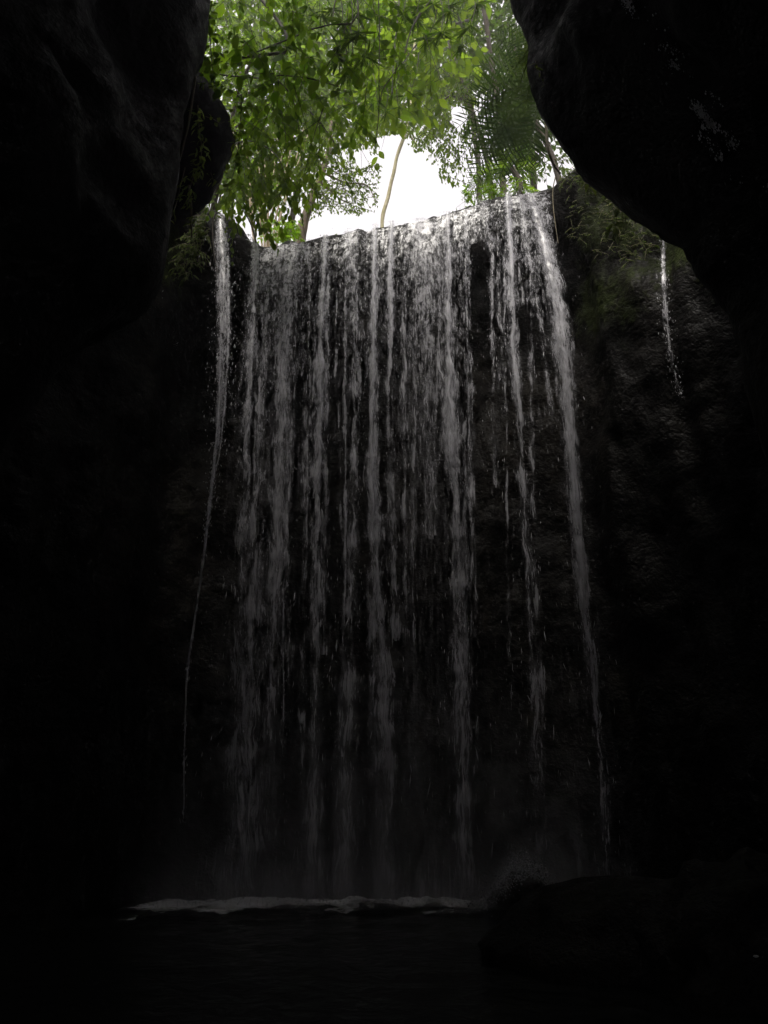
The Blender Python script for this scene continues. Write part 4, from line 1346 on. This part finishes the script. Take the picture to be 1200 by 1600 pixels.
vine('leafy strand dropping past the knob toward the orange leaf', [(378, 150, 9.3), (376, 200, 9.3), (370, 250, 9.3), (360, 290, 9.4)], 0.010, None, 60, 0.14, M_LEAF_MID, jit=20)
vine('dark stem leaning beside the top of the narrow waterfall', [(345, 305, 12.3), (338, 330, 12.3), (333, 350, 12.3), (334, 390, 12.3), (340, 425, 12.3)], 0.018)
# right side
G_R = 'climbers at the right end of the lip'
vine('thick pale liana bending down to the right end of the lip', [(852, 180, 11.2), (854, 205, 11.2), (857, 235, 11.2), (866, 258, 11.3), (876, 272, 11.4)], 0.035, M_VINE_PALE, group=G_R)
vine('thin root running down the rock right of the waterfall', [(868, 276, 12.4), (864, 300, 12.4), (866, 340, 12.3), (872, 380, 12.2)], 0.012, M_VINE_PALE, group=G_R)
vine('small creeper with leaves on the edge of the right overhang', [(836, 95, 7.9), (842, 108, 7.85), (846, 122, 7.85), (850, 132, 7.8)], 0.006, M_VINE_PALE, 9, 0.12, group=G_R, shape=LEAF_LANCE, key='lance2', jit=10)

# --- plants on the cliff beside the falls
pl = thing('leafy_plant', 'pale long-leaved plant on the cliff just under the right overhang', 'plant', at(925, 298, 11.2))
wood('stem', [(930, 305, 11.4), (926, 290, 11.2), (920, 276, 11.1)], 11.2, 0.016, 0.008, M_VINE_PALE, pl, 5, 0)
spots = [(924, 278, 0.9, -0.05), (930, 276, 0.8, 0.15), (920, 282, -0.7, -0.6), (918, 286, -0.3, -0.95), (924, 288, 0.15, -1), (928, 286, 0.55, -0.8), (916, 276, -0.9, -0.1), (926, 272, 0.4, 0.5), (914, 284, -0.8, -0.4), (932, 282, 0.9, -0.35)]
L = [np.array([at(x, y, 11.0) for x, y, _, _ in spots]), unit(np.array([[dx, -0.35, dz] for _, _, dx, dz in spots])), None, np.array([0.30 * rf.uniform(0.8, 1.2) for _ in spots])]
up = np.array([[0.0, -0.6, 1.0]]) + rf.normal(0, 0.2, (len(spots), 3))
L[2] = unit(up - L[1] * (up * L[1]).sum(1)[:, None])
leaf_objs(L, 'lance3', LEAF_LANCE, M_LEAF_SHADE, pl)


def fern(label, foot, tips, width, mat=None, group=None):
    t = thing('fern', label, 'fern', at(*foot), group)
    for (x, y, yy) in tips:
        frond('frond', at(*foot), at(x, y, yy), 0.10, width, 18, mat or M_FOL_SHADE, t, 0.5, 0.006)
    return t


G_F = 'ferns on the right cliff'
fern('fern on the right cliff next to the long-leaved plant', (952, 288, 10.9), [(985, 300, 10.6), (978, 312, 10.6), (962, 318, 10.6), (944, 312, 10.6), (990, 288, 10.8)], 0.09, group=G_F)
fern('fern lower on the right cliff, tight against the overhang edge', (975, 318, 10.8), [(1003, 340, 10.5), (990, 346, 10.5), (976, 350, 10.5), (960, 340, 10.5), (1008, 328, 10.7)], 0.09, group=G_F)
fern('fern on the mossy patch of the right cliff', (960, 350, 10.9), [(985, 372, 10.6), (965, 382, 10.6), (945, 375, 10.6), (992, 360, 10.7)], 0.08, group=G_F)
bush('small-leaved green growth covering the upper right cliff', [(890, 300), (950, 310), (1010, 350), (1030, 385), (1000, 410), (940, 405), (905, 380), (885, 340)], 10.7, 11.7, 130, 0.075, M_FOL_SHADE, LEAF_LANCE, 'plant', 'cliff_plants', nl=7, Lt=0.22, droop=0.5, cling=True)
bush('dim tangle of small leaves at the top of the cliff behind the liana', [(860, 230), (900, 250), (950, 285), (920, 300), (875, 285)], 11.6, 12.6, 60, 0.11, M_FOL_SHADE, LEAF_LANCE, 'plant', 'cliff_plants', nl=7, Lt=0.3, droop=0.5, cling=True)
bush('shaded leafy growth on the cliff left of the narrow waterfall', [(340, 318), (332, 345), (318, 400), (300, 430), (276, 425), (286, 380), (310, 345)], 11.3, 12.4, 110, 0.13, M_FOL_SHADE, LEAF_LANCE, 'plant', 'cliff_plants', nl=7, Lt=0.35, droop=0.8, cling=True)


# ------------------------------------------------------------------ damp air: thin haze round everything
HAZE = 0.003
m_h, nt_h, out_h = new_mat('damp_air')
vh = nd(nt_h, 'ShaderNodeVolumePrincipled', {'Color': (0.95, 0.93, 0.96, 1), 'Density': HAZE, 'Anisotropy': 0.35})
nt_h.links.new(vh.outputs[0], out_h.inputs['Volume'])
bx = np.array([[x_, y_, z_] for z_ in (-2.5, 46.0) for y_ in (-14.0, 60.0) for x_ in (-40.0, 40.0)], float)
tag(obj('haze', mesh_np('haze', bx, bf, m_h, smooth=False)), kind='stuff')
